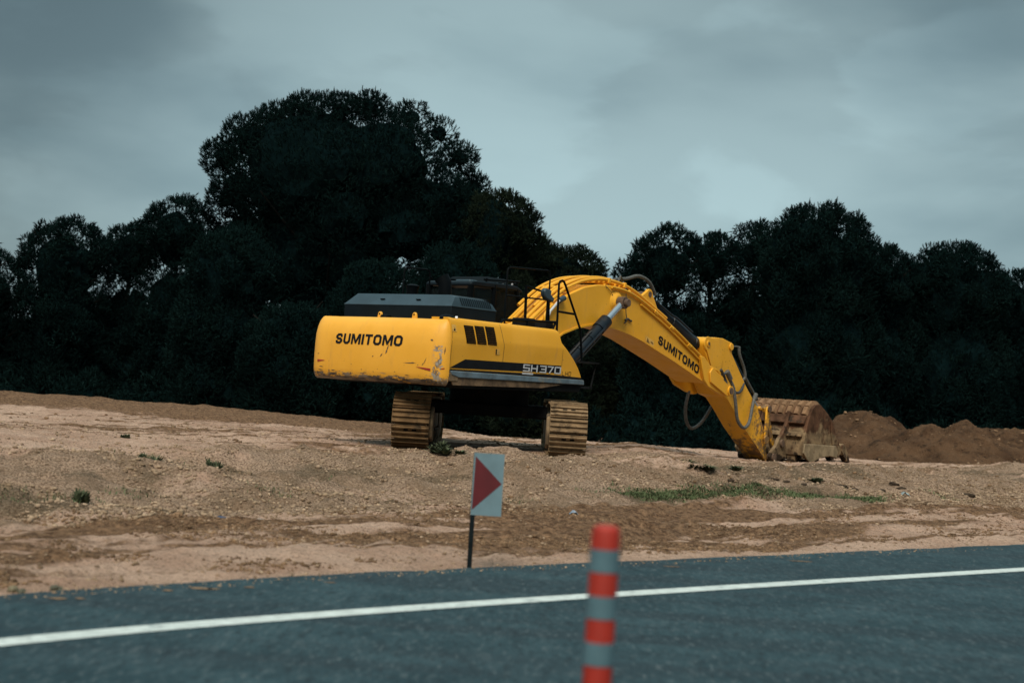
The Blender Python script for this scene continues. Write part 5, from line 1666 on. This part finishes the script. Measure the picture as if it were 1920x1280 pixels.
def px_to(px, py, Y):
    d = fw + cr * ((px - 960) / F_PX) + cu * ((640 - py) / F_PX)
    return Vector((0, 0, CAM_H)) + d * (Y / d.y)
def pine(px, top, half, Y, label, seed, style='round', size=.235, holes=0.0, dens=1.0, olive=False, cut=None):
    """a pine whose crown top stands at pixel (px, top) seen from the road, half-width in pixels, at distance Y"""
    global rng
    rng = np.random.default_rng(seed)
    T = px_to(px, top, Y)
    mpp = Y / F_PX
    hw = half * mpp
    gz0 = -.5
    H = T.z - gz0
    root = empty('pine_tree', (T.x, Y, gz0))
    tag(root, label, 'pine tree', 'pines along the back of the site')
    lobes = []
    dy = min(hw, 2.6)
    if style == 'umbrella':
        ch = 260 * mpp
        c0 = H - ch * .62
        lobes.append((0, 0, c0, hw * .86, 3.4, ch * .60)); lobes.append((-.02 * hw, .2, c0 - ch * .55, hw * .72, 2.6, ch * .75)); lobes.append((.25 * hw, .2, 3.0, hw * .62, 2.4, 3.0))
        for px_, py_, r_ in [(428, 372, 44), (452, 425, 60), (470, 480, 70), (880, 400, 60), (425, 300, 48), (470, 262, 60), (520, 228, 55), (575, 208, 42), (640, 206, 42), (700, 212, 40), (770, 214, 40), (822, 250, 42), (862, 300, 40), (884, 345, 38), (452, 350, 55), (600, 330, 120), (720, 320, 120), (520, 370, 80), (820, 380, 70), (650, 420, 110), (560, 420, 90), (760, 430, 100)]:
            q = px_to(px_, py_, Y)
            r = r_ * mpp
            lobes.append((q.x - T.x, rng.uniform(-1.6, .6) if r_ > 60 else rng.uniform(-1.2, 1.2), q.z - gz0, r, min(r, 1.8) if r_ > 60 else r * 1.1, r * .85))
    else:
        rv = min(hw * 1.12, H * .45)
        lobes.append((0, 0, H - rv * .97, hw * .90, dy * .9, rv * .93))
        lobes.append((0, 0, H * .40, hw * .97, dy * .95, H * .40)); lobes.append((0, -.2, H * .16, hw * .98, dy * .9, H * .22))
        nb = int(12 + hw * 7)
        for k in range(nb):
            t = (k + .5) / nb
            a = k * 2.4 + rng.uniform(-.4, .4)
            th_ = math.acos(1 - t * 1.0)
            r = rng.uniform(.13, .22) * min(hw, 2.8)
            x = math.sin(th_) * math.cos(a) * (hw - r * .95)
            y = math.sin(th_) * math.sin(a) * (dy - r * .9)
            z = H - rv + math.cos(th_) * (rv - r * .95) + rng.uniform(-.10, .06)
            lobes.append((x, y, z, r, r, r))
        for k in range(int(5 + hw * 2.5)):
            a = rng.uniform(math.pi, 2 * math.pi)
            r = rng.uniform(.28, .42) * min(hw, 2.4)
            lobes.append((math.cos(a) * hw * .75, math.sin(a) * dy * .75, rng.uniform(.1, .62) * H, r, r, r * 1.3))
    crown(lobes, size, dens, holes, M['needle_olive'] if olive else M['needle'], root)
    tr = MB()
    r0 = .05 + .016 * H
    tr.tube([(0, 0, -.3), (0, 0, .1), (.05, 0, H * .35), (-.05, .05, H * .6), (0, 0, H * .85)], [r0 * 1.3, r0, r0 * .8, r0 * .5, r0 * .15], 10)
    rr = random.Random(seed)
    for k in range(9):
        zz = H * (.28 + .06 * k)
        a = rr.uniform(0, 6.28)
        l = hw * rr.uniform(.5, .85)
        tr.tube([(0, 0, zz), (math.cos(a) * l * .5, math.sin(a) * l * .4, zz + .25 * l), (math.cos(a) * l, math.sin(a) * l * .7, zz + .6 * l)], [r0 * .35, r0 * .22, .02], 6)
    tr.build('trunk', M['bark'], root)
    return root
pine(640, 168, 262, 56.5, 'tallest pine with a broad umbrella crown, behind the rear of the excavator', 1, 'umbrella', .26, 0.04)
pine(-35, 448, 105, 54, 'pine cut by the left edge of the photo, lower than its right neighbour', 2, holes=.16)
pine(132, 402, 98, 55, 'round-topped pine standing second from the left edge of the photo', 3, holes=.14)
pine(250, 414, 64, 57, 'narrow pine between the round-topped one and the bushy pine beside the tallest', 4)
pine(342, 360, 82, 57, 'bushy pine directly left of the tallest umbrella pine', 5, holes=.12)
pine(942, 350, 92, 55, 'olive-tinged pine at the right shoulder of the tallest pine, above the cab', 6, olive=True)
pine(868, 345, 88, 56, 'dark pine squeezed between the tallest pine and its olive shoulder', 7)
pine(1078, 455, 76, 57, 'low olive pine above the boom and right of the cab', 8, olive=True)
pine(1012, 440, 62, 58, 'slim pine between the olive shoulder pine and the low one above the boom', 9, olive=True)
pine(1184, 482, 38, 60, 'thin pine tip rising just right of the gap above the boom', 10, holes=.1)
pine(1258, 417, 82, 56, 'rounded loose pine above the middle of the boom, right of the thin tip', 11, holes=.16)
pine(1340, 430, 62, 57, 'narrow pine between the loose rounded one and the gappy one', 12, holes=.1)
pine(1420, 411, 62, 58, 'gappy narrow pine touching the big right-hand pine on its left', 13, holes=.2)
pine(1542, 374, 132, 55, 'largest pine on the right, a tall dome above the bucket', 14, size=.25)
pine(1655, 452, 88, 56, 'pine filling the right slope of the tall dome above the dirt heaps', 15)
pine(1795, 445, 108, 56, 'rounded pine alone at the right above the long dirt heap', 16)
pine(1905, 500, 80, 57, 'pine cut by the right edge of the photo', 17)
# nearer, lower rank of pines, dark against the taller ones
for k, (px, top, half, Y, lab) in enumerate([
    (30, 600, 110, 50.5, 'low dark pine in the rear rank at the left edge, behind the cut one'),
    (225, 560, 120, 50, 'low spreading pine in the rear rank behind the narrow left pine'),
    (440, 422, 105, 51, 'dark front pine overlapping the left foot of the umbrella pine'),
    (560, 560, 110, 49.5, 'low front pine left of the rear counterweight, under the umbrella crown'),
    (715, 480, 105, 51, 'front pine right behind the engine hood of the excavator'),
    (860, 450, 100, 52, 'front pine behind the cab, under the right half of the umbrella crown'),
    (1000, 540, 95, 51, 'front pine behind the handrails and the foot of the boom'),
    (1140, 570, 95, 51.5, 'low rear pine behind the top of the boom'),
    (1285, 560, 105, 51, 'low rear pine behind the arm cylinder of the boom'),
    (1420, 520, 100, 52, 'low rear pine behind the elbow of the excavator arm'),
    (1590, 560, 110, 50.5, 'low rear pine behind the bucket and the steep heap'),
    (1740, 570, 105, 50.5, 'low rear pine behind the long dirt heap'),
    (1880, 580, 105, 51, 'low dark rear pine at the right edge behind the farthest heap'),
]):
    if k not in (2, 3, 4, 5, 6):
        Y += 7.5
    pine(px, top, half, Y, lab, 40 + k, size=.23, dens=.85, olive=(k in (6, 7)))
# scrub closing the foot of the pines
rng = np.random.default_rng(77)
lob = []
for px in range(-220, 2200, 42):
    Y = 49.3 + rng.uniform(-.5, .8)
    q = px_to(px, 700, Y)
    h_ = rng.uniform(.9, 1.7)
    Y += 3.5; lob.append((q.x, Y, -.4 + h_ * .35, rng.uniform(.7, 1.1), .9, h_))
o = crown(lob, .30, .6, 0, M['needle'])
o.location.z = -.5
o.name = 'undergrowth'
tag(o, kind='stuff')
# unbroken dark wood behind them all
rng = np.random.default_rng(90)
lob = []
for px in range(-260, 2240, 85):
    Y = 66
    q = px_to(px, 600 + rng.uniform(-25, 30), Y)
    lob.append((q.x, Y + rng.uniform(-2, 2), max(1.5, q.z * .5), 2.4, 2.0, max(1.5, q.z * .52)))
o = crown(lob, .6, .75, 0, M['needle'])
o.name = 'forest'
tag(o, kind='stuff')
